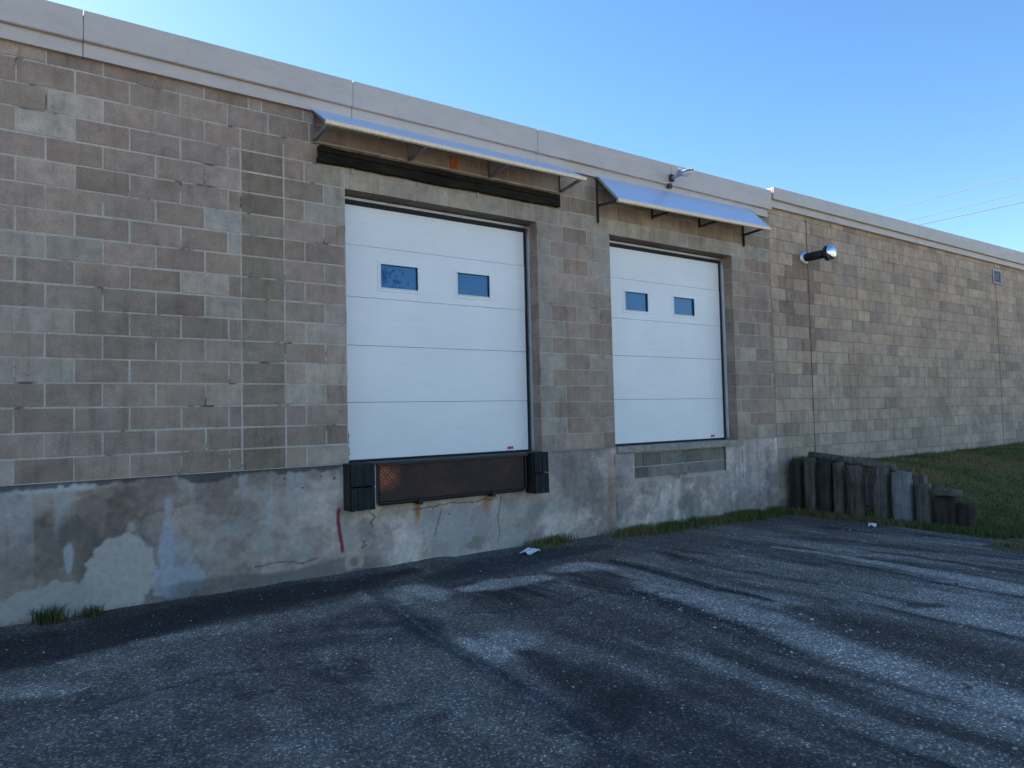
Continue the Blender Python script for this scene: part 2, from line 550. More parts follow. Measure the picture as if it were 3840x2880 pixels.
def block_face(mb, x0, x1, z0, z1, col, y=0.0, g=0.0055, dep=0.0, tilt=0.0012, mi=0):
    """one block face standing proud of the mortar bed, arrises chipped a little"""
    j = lambda s=0.0018: random.uniform(-s, s)
    x0 += g + j(); x1 -= g + j(); z0 += g + j(); z1 -= g + j()
    if x1 - x0 < 0.012: return
    c = 0.004
    yo = y + j(tilt)
    inn = [(x0 + c + j(), yo + j(0.0006), z0 + c + j()), (x1 - c + j(), yo + j(0.0006), z0 + c + j()), (x1 - c + j(), yo + j(0.0006), z1 - c + j()), (x0 + c + j(), yo + j(0.0006), z1 - c + j())]
    out = [(x0, y + dep + 0.004, z0), (x1, y + dep + 0.004, z0), (x1, y + dep + 0.004, z1), (x0, y + dep + 0.004, z1)]
    mb.add(inn + out, [(0, 1, 2, 3), (4, 5, 1, 0), (5, 6, 2, 1), (6, 7, 3, 2), (7, 4, 0, 3)], mi, col)


def in_open(x0, x1, k):
    if 0 <= k < 14:
        for a, b in ((D1L, D1R), (D2L, D2R)):
            if x1 > a + 0.01 and x0 < b - 0.01: return True
    return False


def left_joints(k, xa, xb):
    """vertical joints of course k between xa and xb"""
    js = []
    if k <= 15:
        off = -0.1162 if k % 2 == 0 else -0.3194
    elif k == 16:
        off = -0.1162
    else:
        off = -0.3194
    x = off
    while x > xa:
        js.append(x); x -= B
    if k <= 15:
        js += [0.0, B]
        js.append(0.61 if k % 2 == 0 else 0.81)
        if k >= 14:
            o = D1L + (0 if k % 2 == 0 else P)
            if k % 2 == 0: js[-1] = 0.61
            else: js[-1] = 0.83
            x = o
            while x < xb:
                js.append(x); x += B
        else:
            js.append(D1L)
            js.append(D1R)
            for q in ((0.203, 0.61, 1.016) if k % 2 == 0 else (0.4064, 0.813)): js.append(D1R + q)
            js += [D2L, D2R]
            for q in ((0.112, 0.524, 0.905) if k % 2 == 0 else (0.32, 0.73)): js.append(D2R + q)
    else:
        x = 0.26 if k == 16 else 0.08
        if k == 17: js.append(0.08); x = 0.20
        js_x = x
        while js_x < xb:
            js.append(js_x); js_x += B
    js = sorted(set([round(v, 4) for v in js if xa < v < xb]))
    out = [xa]
    for v in js:
        if v - out[-1] > 0.045: out.append(v)
    if xb - out[-1] < 0.05: out[-1] = xb
    else: out.append(xb)
    return out


lightset = {(14, -1.335): (0.44, 0.37, 0.30), (15, -1.132): LIGHT[0], (11, 0.0): (0.36, 0.32, 0.28), (10, 0.0): (0.34, 0.30, 0.26)}
wall = MB()
for k in range(0, 19):
    z0 = k * P; z1 = min((k + 1) * P, TOPZ)
    if z1 - z0 < 0.05: continue
    js = left_joints(k, XL, SEAM)
    for a, b_ in zip(js[:-1], js[1:]):
        if in_open(a, b_, k): continue
        r = random.random()
        col = random.choice(GREYS) if r < 0.93 else random.choice(LIGHT)
        if -0.01 < a < 0.02 and b_ < 0.45 and k <= 15: col = random.choice(BROWN)
        elif 0.4 < a < D1L and k <= 15: col = random.choice(GREYS[2:4] + LIGHT + GREYS)
        if k == 14 and a > D1L - 0.5: col = random.choice(LINTEL)
        if k in (12, 13) and a > 0.6 and b_ < 1.1: col = (0.37, 0.325, 0.27)
        if k in (15, 16) and a > D1L - 0.2: col = random.choice([(0.30, 0.235, 0.175), (0.285, 0.225, 0.165), (0.33, 0.265, 0.20)])
        if k == 13 and D1R - 0.05 < a and b_ < D2L + 0.05: col = random.choice(GREYS)
        if b_ > D1R and a < D1R + 0.1: col = (0.35, 0.30, 0.245) if k % 3 else (0.31, 0.262, 0.21)
        if abs(b_ - D2L) < 0.01 and k >= 10: col = (0.345, 0.30, 0.25)
        if a < -1.5 and k in (6, 9, 4) : col = LIGHT[1]
        for (kk, xb_), cc in lightset.items():
            if kk == k and abs(b_ - xb_) < 0.02: col = cc
        g = random.choice([0.006, 0.007, 0.008]) if a < D1L else random.choice([0.0025, 0.0035, 0.0045])
        block_face(wall, a, b_, z0, z1, vary(col), g=g)
# right reveals of the openings (courses seen edge-on) and left reveals, lintel soffits
for xj, sgn in ((D1R, -1), (D2R, -1), (D1L, 1), (D2L, 1)):
    for k in range(14):
        c = vary(random.choice(GREYS))
        z0, z1 = k * P + 0.004, (k + 1) * P - 0.004
        q = [(xj, 0.004, z0), (xj, DEP, z0), (xj, DEP, z1), (xj, 0.004, z1)]
        if sgn > 0: q = q[::-1]
        wall.face(q, 0, c)
        xo = xj - sgn * 0.004
        q = [(xo, 0.006, k * P), (xo, DEP, k * P), (xo, DEP, (k + 1) * P), (xo, 0.006, (k + 1) * P)]
        if sgn > 0: q = q[::-1]
        wall.face(q, 1, (1, 1, 1))
for a, b_ in ((D1L, D1R), (D2L, D2R)):
    x = a
    while x < b_ - 0.01:
        xe = min(x + B, b_)
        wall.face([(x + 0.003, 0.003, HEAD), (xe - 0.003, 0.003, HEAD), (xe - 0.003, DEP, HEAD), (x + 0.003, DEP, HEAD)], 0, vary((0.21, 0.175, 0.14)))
        x = xe
    wall.face([(a, 0.006, HEAD + 0.004), (b_, 0.006, HEAD + 0.004), (b_, DEP, HEAD + 0.004), (a, DEP, HEAD + 0.004)], 1)
# mortar bed behind the faces
ym = 0.003
for (x0, x1, z0, z1) in ((XL, D1L, 0, HEAD), (D1R, D2L, 0, HEAD), (D2R, SEAM, 0, HEAD), (XL, SEAM, HEAD, TOPZ)):
    wall.face([(x0, ym, z0), (x1, ym, z0), (x1, ym, z1), (x0, ym, z1)], 1)
# backing so that the wall has thickness
for (x0, x1, z0, z1) in ((XL, D1L - 0.005, -1.5, HEAD), (D1R + 0.005, D2L - 0.005, -1.5, HEAD), (D2R + 0.005, XR, -1.5, HEAD), (XL, XR, HEAD + 0.006, TOPZ), (D1L - 0.005, D1R + 0.005, -1.5, -0.03), (D2L - 0.005, D2R + 0.005, -1.5, -0.03)):
    wall.box(x0, x1, 0.05, 0.30, z0, z1, 1)
wall.build("block_wall", [MB_BLOCK, M_MORT], building, color=True)

# right-hand section, warmer blocks
wr = MB()
for k in range(-5, 19):
    z0 = k * P; z1 = min((k + 1) * P, TOPZ + 0.0)
    if z1 - z0 < 0.05: continue
    x = SEAM + (B if k % 2 else P * 1.1); js = [SEAM]
    while x < XR: js.append(x); x += B
    js.append(XR)
    for a, b_ in zip(js[:-1], js[1:]):
        if b_ - a < 0.04: continue
        col = random.choice(TANS) if random.random() < 0.9 else (0.31, 0.25, 0.20)
        if k >= 0 and ((a < 9.37 < b_ + 0.02 and 4 < k < 15 and random.random() < 0.6) or (8.4 < a < 8.95 and 8 < k < 15 and random.random() < 0.5)): col = (0.29, 0.21, 0.155)
        if k < 1: col = random.choice([(0.34, 0.27, 0.21), (0.38, 0.305, 0.235), (0.43, 0.345, 0.27)])
        block_face(wr, a, b_, z0, z1, vary(col, 0.05), g=0.003 if b_ < 12 else 0.0025, y=-0.004)
for xx in (9.37, 17.12):          # control joints
    wr.box(xx - 0.009, xx + 0.009, -0.0065, 0.0, -1.2, 3.7, 2)
wr.face([(SEAM, 0.0045, -1.3), (XR, 0.0045, -1.3), (XR, 0.0045, TOPZ), (SEAM, 0.0045, TOPZ)], 1)
wr.build("block_wall", [MB_BLOCK2, M_MORT2, M_STEELB], building, color=True)

# --- foundation wall with its stains, patches and streaks
INF = (5.087, 7.0, -0.50, -0.10)


def blob(x, z, cx, cz, rx, rz, seed, rag=0.35, soft=0.12):
    n_ = (fbm(x * 5 + seed, z * 5, seed, 3) - 0.5) * 1.6 * rag + (fbm(x * 19 + seed, z * 19, seed + 2, 5) - 0.5) * 1.6 * rag
    d = np.sqrt(((x - cx) / rx) ** 2 + ((z - cz) / rz) ** 2) + n_
    return 1 - ss(1 - soft, 1 + soft, d)


def mixn(c, m_, col):
    return c * (1 - m_[:, None]) + np.array(col)[None, :] * m_[:, None]


def found_color(x, z):
    n1 = fbm(x * 1.1, z * 1.6, 3); n2 = fbm(x * 5, z * 5, 9); n3 = fbm(x * 9, z * 0.9, 21, 5); n4 = fbm(x * 22, z * 22, 31, 4)
    t = ss(-2.2, 1.3, x)
    base = np.array((0.225, 0.168, 0.130))[None, :] * (1 - t[:, None]) + np.array((0.43, 0.34, 0.282))[None, :] * t[:, None]
    c = base * (0.55 + 0.9 * n1)[:, None] * (0.72 + 0.56 * n2)[:, None] * (0.75 + 0.5 * n4)[:, None]
    pl_ = fbm(x * 1.9 + 3, z * 2.3, 401, 6); pm_ = fbm(x * 2.6 - 7, z * 1.9, 402, 6)
    c = c * (1 + 0.28 * ss(0.56, 0.575, pl_) - 0.22 * ss(0.58, 0.60, pm_) + 0.16 * ss(0.62, 0.63, fbm(x * 4.5, z * 5, 403, 5)))[:, None]
    # pale lime runs falling from the joint
    c = mixn(c, 0.5 * ss(0.54, 0.72, n3) * ss(-1.1, -0.1, z + 0.5 * (n2 - 0.5)), (0.420, 0.403, 0.384))
    c = mixn(c, 0.5 * ss(0.58, 0.75, fbm(x * 2.3 + 5, z * 2.8, 44)), (0.434, 0.397, 0.342))
    c = mixn(c, 0.45 * ss(0.58, 0.74, fbm(x * 2.1 - 9, z * 2.2, 54)), (0.120, 0.110, 0.095))
    # large pale patch and neighbours
    c = mixn(c, 0.9 * blob(x, z, -0.98, -0.80, 0.27, 0.35, 5, 0.22, 0.05), (0.450, 0.390, 0.335))
    for q_, w_ in ((blob(x, z, -0.98, -0.80, 0.285, 0.365, 5, 0.22, 0.05), 0.35),):
        c = mixn(c, w_ * q_ * (1 - blob(x, z, -0.98, -0.80, 0.265, 0.345, 5, 0.22, 0.03)), (0.08, 0.075, 0.07))
    c = mixn(c, 0.85 * blob(x, z, -1.45, -0.96, 0.42, 0.16, 6, 0.4, 0.08), (0.378, 0.345, 0.300))
    c = mixn(c, 0.8 * blob(x, z, -0.52, -0.93, 0.24, 0.14, 8, 0.5, 0.1), (0.378, 0.377, 0.396))
    c = mixn(c, 0.8 * blob(x, z, -0.64, -0.62, 0.06, 0.34, 7, 0.5, 0.2), (0.378, 0.377, 0.408))
    c = mixn(c, 0.5 * blob(x, z, -0.55, -0.75, 0.12, 0.2, 17, 0.6, 0.3), (0.350, 0.351, 0.372))
    c = mixn(c, 0.8 * blob(x, z, -1.37, -0.60, 0.03, 0.12, 18, 0.4, 0.3), (0.392, 0.390, 0.396))
    c = mixn(c, 0.85 * blob(x, z, -1.5, -0.045, 0.36, 0.035, 19, 0.5, 0.3), (0.476, 0.436, 0.396))
    c = mixn(c, 0.7 * blob(x, z, -1.85, -0.2, 0.12, 0.2, 20, 0.4, 0.3), (0.378, 0.351, 0.318))
    c = mixn(c, 0.7 * blob(x, z, -0.92, -0.42, 0.04, 0.04, 22, 0.4, 0.3), (0.420, 0.377, 0.324))
    # damp dark skirt above the ground on the left, broken plaster line
    edge = -0.98 + 0.06 * (n2 - 0.5) + 0.05 * (n1 - 0.5)
    c = mixn(c, 0.6 * (1 - ss(0, 0.05, z - edge + 0.03 * np.sin(x * 5))) * ss(-0.8, -0.5, x) * (1 - ss(1.0, 1.6, x)), (0.085, 0.085, 0.080))
    # rust runs below the dock plate
    for cx, wd, ln, am in ((1.80, 0.035, 0.26, 0.9), (1.95, 0.10, 0.10, 0.5), (2.72, 0.05, 0.2, 0.7), (2.68, 0.03, 0.4, 0.35), (3.10, 0.06, 0.6, 0.25), (1.5, 0.2, 0.12, 0.35), (2.3, 0.15, 0.15, 0.4), (4.62, 0.05, 0.7, 0.25)):
        n5 = fbm(x * 30, z * 3, 61)
        msk = np.exp(-((x - cx + 0.03 * (n2 - 0.5)) / wd) ** 2) * (1 - ss(-0.42 - ln * 0.3, -0.46 - ln * 1.3, -z * 0 + z) if False else ss(-0.46 - ln * 1.4, -0.46, z)) * (0.4 + n5)
        c = mixn(c, np.clip(1.6 * am * msk, 0, 0.92), (0.36, 0.13, 0.03) if wd < 0.06 else (0.32, 0.205, 0.10))
    # patch of render and paler zone under the plate
    c = mixn(c, 0.45 * blob(x, z, 2.3, -0.8, 0.45, 0.3, 71, 0.5, 0.1), (0.350, 0.338, 0.312))
    c = mixn(c, 0.6 * blob(x, z, 2.55, -0.99, 0.12, 0.08, 72, 0.6, 0.08), (0.210, 0.175, 0.110))
    c = mixn(c, 0.5 * blob(x, z, 3.0, -0.98, 0.25, 0.12, 73, 0.4, 0.08), (0.378, 0.377, 0.330))
    # pale buff ring and dark chip at the foot of the red line
    d = np.sqrt(((x - 1.08) / 0.10) ** 2 + ((z + 0.99) / 0.10) ** 2)
    c = mixn(c, 0.7 * ss(0.35, 0.6, d) * (1 - ss(0.95, 1.15, d)), (0.504, 0.377, 0.264))
    c = mixn(c, 0.7 * blob(x, z, 1.08, -1.09, 0.09, 0.035, 75, 0.5, 0.1), (0.090, 0.100, 0.130))
    # red sprayed line
    xl = 0.925 + 0.012 * np.sin((z + 0.4) * 9) + 0.02 * ss(-0.5, -0.9, z)
    c = mixn(c, 0.92 * (1 - ss(0.013, 0.026, np.abs(x - xl))) * ss(-0.9, -0.86, z) * (1 - ss(-0.45, -0.42, z)), (0.220, 0.012, 0.030))
    # cracks
    for pts in (((1.25, -0.5), (1.32, -0.56), (1.27, -0.62), (1.29, -0.66)), ((2.9, -0.49), (2.88, -0.62), (2.85, -0.75), (2.87, -0.88), (2.84, -1.02)), ((1.75, -0.53), (2.0, -0.52), (2.25, -0.5), (2.5, -0.52), (2.85, -0.5)), ((2.1, -0.55), (2.05, -0.7), (2.02, -0.85)), ((4.72, -0.1), (4.735, -0.5), (4.75, -1.15)), ((7.38, -0.05), (7.41, -0.6), (7.42, -1.2)), ((0.1, -0.9), (0.35, -0.88), (0.55, -0.93), (0.7, -0.9)), ((1.15, -0.78), (1.2, -0.8), (1.17, -0.86), (1.22, -0.84))):
        for (xa, za), (xb, zb) in zip(pts[:-1], pts[1:]):
            px_ = x + 0.03 * (n2 - 0.5); pz_ = z + 0.03 * (n4 - 0.5)
            L2 = (xb - xa) ** 2 + (zb - za) ** 2
            t_ = np.clip(((px_ - xa) * (xb - xa) + (pz_ - za) * (zb - za)) / L2, 0, 1)
            dd = np.hypot(px_ - xa - t_ * (xb - xa), pz_ - za - t_ * (zb - za))
            c = mixn(c, 0.7 * (1 - ss(0.003, 0.011, dd)), (0.060, 0.055, 0.050))
    # little form-tie holes
    for hx, hz in ((0.38, -0.10), (0.74, -0.10), (0.88, -0.13), (0.56, -0.2), (2.2, -0.62)):
        c = mixn(c, (1 - ss(0.007, 0.014, np.hypot(x - hx, z - hz))), (0.02, 0.02, 0.02))
    # right end: darker green-grey stains, drips below the sill
    c = mixn(c, 0.35 * ss(4.7, 5.2, x) * ss(0.45, 0.7, n3), (0.13, 0.145, 0.125))
    # dirty seam under the blocks
    wob = 0.006 + (0.11 * (1 - ss(0.8, 1.2, x)) + 0.04) * np.clip(fbm(x * 5, x * 0 + 1.0, 83, 6) - 0.40 + 0.25 * (fbm(x * 26, z * 26, 84, 3) - 0.5), 0, 1)
    c = mixn(c, 0.8 * (1 - ss(-0.006, 0.022, -z - wob)) * (1 - 0.6 * ss(1.0, 1.3, x)), (0.045, 0.042, 0.04))
    return np.clip(c, 0.01, 0.8)


def grid_mesh(name, xs, zs, ypos, colfun, mat, parent, keep=None, flip=False):
    X, Z = np.meshgrid(xs, zs, indexing='ij')
    Y = ypos(X, Z)
    nx, nz = X.shape
    off = PW(parent) if parent is not None else Vector((0, 0, 0))
    V = np.stack([X.ravel() - off.x, Y.ravel() - off.y, Z.ravel() - off.z], 1)
    I, J = np.meshgrid(np.arange(nx - 1), np.arange(nz - 1), indexing='ij')
    a = (I * nz + J).ravel()
    F = np.stack([a, a + nz, a + nz + 1, a + 1], 1)
    if keep is not None:
        cx = (X[:-1, :-1] + X[1:, 1:]).ravel() / 2; cz = (Z[:-1, :-1] + Z[1:, 1:]).ravel() / 2
        F = F[keep(cx, cz)]
    return np_mesh(name, V, F, mat, parent, colfun(X.ravel(), Z.ravel()))


def np_mesh(name, V, F, mat, parent=None, vcol=None, smooth=False):
    me = bpy.data.meshes.new(name)
    nf, k = F.shape
    me.vertices.add(len(V)); me.loops.add(nf * k); me.polygons.add(nf)
    me.vertices.foreach_set("co", V.astype(np.float32).ravel())
    me.loops.foreach_set("vertex_index", F.astype(np.int32).ravel())
    me.polygons.foreach_set("loop_start", np.arange(0, nf * k, k, dtype=np.int32))
    me.polygons.foreach_set("loop_total", np.full(nf, k, dtype=np.int32))
    if smooth: me.polygons.foreach_set("use_smooth", np.ones(nf, bool))
    me.update(calc_edges=True)
    if vcol is not None:
        at = me.color_attributes.new("tone", 'FLOAT_COLOR', 'POINT')
        at.data.foreach_set("color", np.concatenate([vcol, np.ones((len(V), 1))], 1).astype(np.float32).ravel())
    me.materials.append(mat)
    o = bpy.data.objects.new(name, me); COL.objects.link(o)
    if parent is not None: o.parent = parent
    return o


def found_y(X, Z):
    left = 1 - ss(0.9, 1.1, X)
    y = -0.012 * left - 0.002 + 0.006 * (fbm(X * 3, Z * 3, 91) - 0.5) + 0.004 * (fbm(X * 16, Z * 16, 93, 3) - 0.5)
    # recess at the very top: open dirty joint on the left
    y = y + 0.022 * (1 - ss(0.0, 0.02, -Z - 0.004 - 0.06 * np.clip(fbm(X * 5, X * 0 + 1.0, 83, 6) - 0.38, 0, 1))) * left
    # the patch of render stands a little proud
    y = y - 0.006 * blob(X.ravel(), Z.ravel(), -0.98, -0.80, 0.27, 0.35, 5, 0.22, 0.05).reshape(X.shape)
    return y


xs = np.concatenate([np.arange(XL, -2.2, 0.1), np.arange(-2.2, 4.6, 0.0125), np.arange(4.6, SEAM, 0.02), [SEAM]])
zs = np.arange(-1.35, 0.0001, 0.0125)
zs = np.append(zs[zs < -0.006], -0.002)
kp = lambda cx, cz: ~((cx > INF[0]) & (cx < INF[1]) & (cz > INF[2]) & (cz < INF[3]))
found = grid_mesh("foundation", xs, zs, found_y, found_color, M_CONC, building, keep=kp)

# blocked-up opening below the right door
inf = MB()
for r_, (za, zb) in enumerate(((-0.29, -0.10), (-0.45, -0.29))):
    x = INF[0] + (0.16 if r_ == 0 else 0.30) ; js = [INF[0], x]
    while js[-1] + B < INF[1] - 0.05: js.append(js[-1] + B)
    js.append(INF[1] + 0.01)
    for a, b_ in zip(js[:-1], js[1:]):
        block_face(inf, a, b_, za, zb, vary(random.choice([(0.165, 0.155, 0.125), (0.20, 0.185, 0.15), (0.25, 0.225, 0.19), (0.23, 0.20, 0.16)])), y=0.022, g=0.007)
inf.face([(INF[0] - 0.02, 0.03, INF[2] - 0.02), (INF[1] + 0.02, 0.03, INF[2] - 0.02), (INF[1] + 0.02, 0.03, -0.08), (INF[0] - 0.02, 0.03, -0.08)], 1)
inf.box(INF[0] - 0.01, INF[1] + 0.01, 0.004, 0.028, -0.515, -0.45, 1, jit=0.004)
inf.build("block_infill", [MB_BLOCK, M_MORT], building, color=True)


def rough_slab(name, x0, x1, y0, y1, z0, z1, amp, mat, parent, colr=(0.22, 0.22, 0.2), seg=0.03):
    nx = max(2, int((x1 - x0) / seg)); prof = []
    k = 6
    for i in range(k + 1): prof.append((y0, z0 + (z1 - z0) * i / k))
    prof.append((y1, z1))
    V = []; xs_ = np.linspace(x0, x1, nx)
    for x in xs_:
        for j, (y, z) in enumerate(prof):
            n_ = float(fbm(np.array([x * 14]), np.array([z * 30 + 3]), 5, 4)[0] - 0.5)
            m_ = float(fbm(np.array([x * 5]), np.array([7.0]), 15, 4)[0] - 0.5)
            V.append((x, y + (amp * n_ * 2 if j <= k else 0), z + (m_ * amp * 2 if j < 2 else (n_ * 0.006 if j == k else 0))))
    m = len(prof); F = []
    for i in range(nx - 1):
        for j in range(m - 1): F.append((i * m + j, (i + 1) * m + j, (i + 1) * m + j + 1, i * m + j + 1))
    mb = MB(); mb.add(V, F)
    # ends and underside
    mb.face([V[j] for j in range(m)] + [(x0, y1, z0)])
    mb.face([V[(nx - 1) * m + j] for j in range(m)][::-1] + [(x1, y1, z0)])
    mb.face([(x0, y1, z0), (x1, y1, z0), (x1, y0 + 0.01, z0 - 0.001), (x0, y0 + 0.01, z0 - 0.001)])
    return mb.build(name, mat, parent)


M_SILL = mat_plain("rough_sill_concrete", (0.32, 0.285, 0.24), 0.95, 0.35, 14, bs=0.9, spec=0.15)
rough_slab("door_sill", D2L + 0.01, 7.40, -0.035, 0.24, -0.088, -0.006, 0.012, M_SILL, building)
rough_slab("door_sill", D1L - 0.02, D1R + 0.02, 0.0, 0.24, -0.06, -0.006, 0.006, M_SILL, building)

# --- roof edge metal
def coping(x0, x1, top0, top1, mid, seams, outer, lower_y, low_bot, name):
    mb = MB()
    cuts = [x0] + seams + [x1]
    for a, b_ in zip(cuts[:-1], cuts[1:]):
        ta = top0 + (top1 - top0) * (a - x0) / (x1 - x0); tb = top0 + (top1 - top0) * (b_ - x0) / (x1 - x0)
        dz = random.uniform(-0.003, 0.003); dy = random.uniform(-0.002, 0.002)
        a2 = a + 0.003; b2 = b_ - 0.003
        yo = -outer + dy
        # upper band: outward face, top, drip hem
        V = [(a2, yo, mid + dz), (b2, yo, mid + dz), (b2, yo - 0.004, tb), (a2, yo - 0.004, ta), (a2, 0.34, ta + 0.02), (b2, 0.34, tb + 0.02), (a2, yo + 0.014, mid + dz - 0.008), (b2, yo + 0.014, mid + dz - 0.008), (a2, -lower_y, mid + dz + 0.01), (b2, -lower_y, mid + dz + 0.01)]
        mb.add(V, [(0, 1, 2, 3), (3, 2, 5, 4), (6, 7, 1, 0), (8, 9, 7, 6), (0, 3, 4, 6), (2, 1, 7, 5)])
    mb.box(x0, x1, -outer + 0.02, 0.30, mid + 0.02, min(top0, top1) - 0.02)
    o = mb.build(name, M_FASCIA, building)
    return o


def lower_band(x0, x1, z0, z1, y, seams, name):
    mb = MB()
    cuts = [x0] + seams + [x1]
    for a, b_ in zip(cuts[:-1], cuts[1:]):
        d = random.uniform(-0.002, 0.002)
        mb.add([(a + 0.003, -y + d, z0), (b_ - 0.003, -y + d, z0), (b_ - 0.003, -y + d - 0.003, z1), (a + 0.003, -y + d - 0.003, z1), (a + 0.003, 0.0, z0 + 0.006), (b_ - 0.003, 0.0, z0 + 0.006)],
               [(0, 1, 2, 3), (4, 5, 1, 0)])
        mb.face([(a + 0.003, -y + d, z0), (a + 0.003, -y, z1), (a + 0.003, 0, z1), (a + 0.003, 0, z0)])
        mb.face([(b_ - 0.003, -y + d, z0), (b_ - 0.003, 0, z0), (b_ - 0.003, 0, z1), (b_ - 0.003, -y, z1)])
    return mb.build(name, M_FASCIA, building)


SEAMS = [-8.6, -6.15, -3.72, -1.283, 1.1, 3.50, 5.90]
coping(XL, 8.27, 3.885, 4.0, 3.690, SEAMS, 0.095, 0.05, 3.56, "roof_coping")
lower_band(XL, 8.22, 3.565, 3.705, 0.05, SEAMS, "fascia_strip")
RS = [10.75, 13.2, 15.65, 18.1, 20.5]
coping(8.285, XR, 4.055, 4.21, 3.865, RS, 0.125, 0.07, 3.72, "roof_coping")
lower_band(8.30, XR, 3.745, 3.88, 0.07, RS, "fascia_strip")

rf = MB()
rf.box(XL, XR, 0.28, 26, 3.70, 3.80)
rf.build("roof", M_ROOF, building)
sw = MB()
sw.box(XL, XL + 0.25, 0.31, 26, -1.5, 3.69); sw.box(XR - 0.25, XR, 0.31, 26, -1.5, 3.69); sw.box(XL, XR, 26.0, 26.25, -1.5, 3.9)
sw.build("rear_wall", M_MORT2, building)

# --- overhead doors
def overhead_door(x0, x1, wins, zsplit, label):
    yf = 0.225
    d = bpy.data.objects.new("overhead_door", None); COL.objects.link(d); d.parent = building
    d.location = Vector(((x0 + x1) / 2, yf, 0.0)) - building.location
    d['label'] = label
    zz = [0.022] + zsplit + [2.775]
    for i, (a, b_) in enumerate(zip(zz[:-1], zz[1:])):
        mb = MB()
        g = 0.0016
        if i != 3:
            mb.box(x0 + 0.01, x1 - 0.014, yf, yf + 0.045, a + g, b_ - g, bev=0.003)
        else:
            xsx = [x0 + 0.01] + [v for wn in wins for v in (wn[2], wn[3])] + [x1 - 0.014]
            for q in range(0, len(xsx), 2): mb.box(xsx[q], xsx[q + 1], yf, yf + 0.045, a + g, b_ - g)
            for wn in wins:
                mb.box(wn[2], wn[3], yf, yf + 0.045, a + g, wn[4]); mb.box(wn[2], wn[3], yf, yf + 0.045, wn[5], b_ - g)
        mb.build("door_panel", M_DOOR, d)
    for (fx0, fx1, gx0, gx1, gz0, gz1, fz0, fz1) in wins:
        f = MB()
        yo = yf - 0.006
        def frame(ax0, ax1, az0, az1, bx0, bx1, bz0, bz1, ya, yb):
            A = [(ax0, ya, az0), (ax1, ya, az0), (ax1, ya, az1), (ax0, ya, az1)]
            Bq = [(bx0, yb, bz0), (bx1, yb, bz0), (bx1, yb, bz1), (bx0, yb, bz1)]
            f.add(A + Bq, [(0, 1, 5, 4), (1, 2, 6, 5), (2, 3, 7, 6), (3, 0, 4, 7)])
        frame(fx0, fx1, fz0, fz1, fx0 + 0.004, fx1 - 0.004, fz0 + 0.004, fz1 - 0.004, yf + 0.001, yo)
        frame(fx0 + 0.004, fx1 - 0.004, fz0 + 0.004, fz1 - 0.004, gx0 - 0.012, gx1 + 0.012, gz0 - 0.012, gz1 + 0.012, yo, yo)
        frame(gx0 - 0.012, gx1 + 0.012, gz0 - 0.012, gz1 + 0.012, gx0 - 0.008, gx1 + 0.008, gz0 - 0.008, gz1 + 0.008, yo, yo - 0.008)
        frame(gx0 - 0.008, gx1 + 0.008, gz0 - 0.008, gz1 + 0.008, gx0, gx1, gz0, gz1, yo - 0.008, yo - 0.006)
        frame(gx0, gx1, gz0, gz1, gx0, gx1, gz0, gz1, yo - 0.006, yf + 0.03)
        f.build("window_frame", M_DOOR, d)
        g_ = MB(); g_.box(gx0 - 0.001, gx1 + 0.001, yf + 0.018, yf + 0.024, gz0 - 0.001, gz1 + 0.001)
        g_.build("window_pane", M_GLASS, d)
    s = MB(); s.box(x0 + 0.005, x1 + 0.012, yf - 0.004, yf + 0.03, -0.004, 0.021, jit=0.001)
    s.box(x1 - 0.012, x1 + 0.013, yf - 0.012, yf + 0.05, 0.0, 2.79)
    s.box(x0 - 0.01, x1 + 0.013, yf - 0.014, yf + 0.05, 2.755, 2.80)
    s.build("rubber_seal", M_BLACK, d)
    k_ = MB(); k_.box(x1 - 0.33, x1 - 0.25, yf - 0.012, yf + 0.001, 0.045, 0.075, bev=0.003); k_.build("red_tag", M_TAG, d)
    t = MB()
    t.box(x1 + 0.014, x1 + 0.034, yf - 0.075, yf + 0.05, -0.003, 2.812)
    t.box(x0 - 0.015, x1 + 0.034, yf - 0.03, yf + 0.05, 2.803, 2.832)
    t.build("door_trim", M_GALV, d)
    return d


zs5 = [0.632, 1.243, 1.765, 2.325]
zw = [0.632, 1.243, 1.765, 2.325]
def wn(fx0, fx1, gx0, gx1):
    return (fx0, fx1, gx0, gx1, 1.890, 2.149, 1.847, 2.194)
overhead_door(1.04, 3.492, [wn(1.481, 2.014, 1.523, 1.976), wn(2.454, 2.990, 2.497, 2.947)], zs5, "nearer white sectional door behind the dock plate")
overhead_door(4.76, 7.282, [wn(5.173, 5.715, 5.219, 5.668), wn(6.171, 6.715, 6.213, 6.667)], zs5, "farther white sectional door above the blocked-up opening")

# broken edge at the foot of the left jamb
chips = MB()
for i in range(14):
    z = 0.02 + i * 0.022; s_ = random.uniform(0.012, 0.03)
    chips.box(1.03, 1.03 + s_, 0.01 + random.uniform(0, .02), 0.09, z, z + 0.03, jit=0.006)
chips.build("broken_jamb_edge", M_SILL, building)

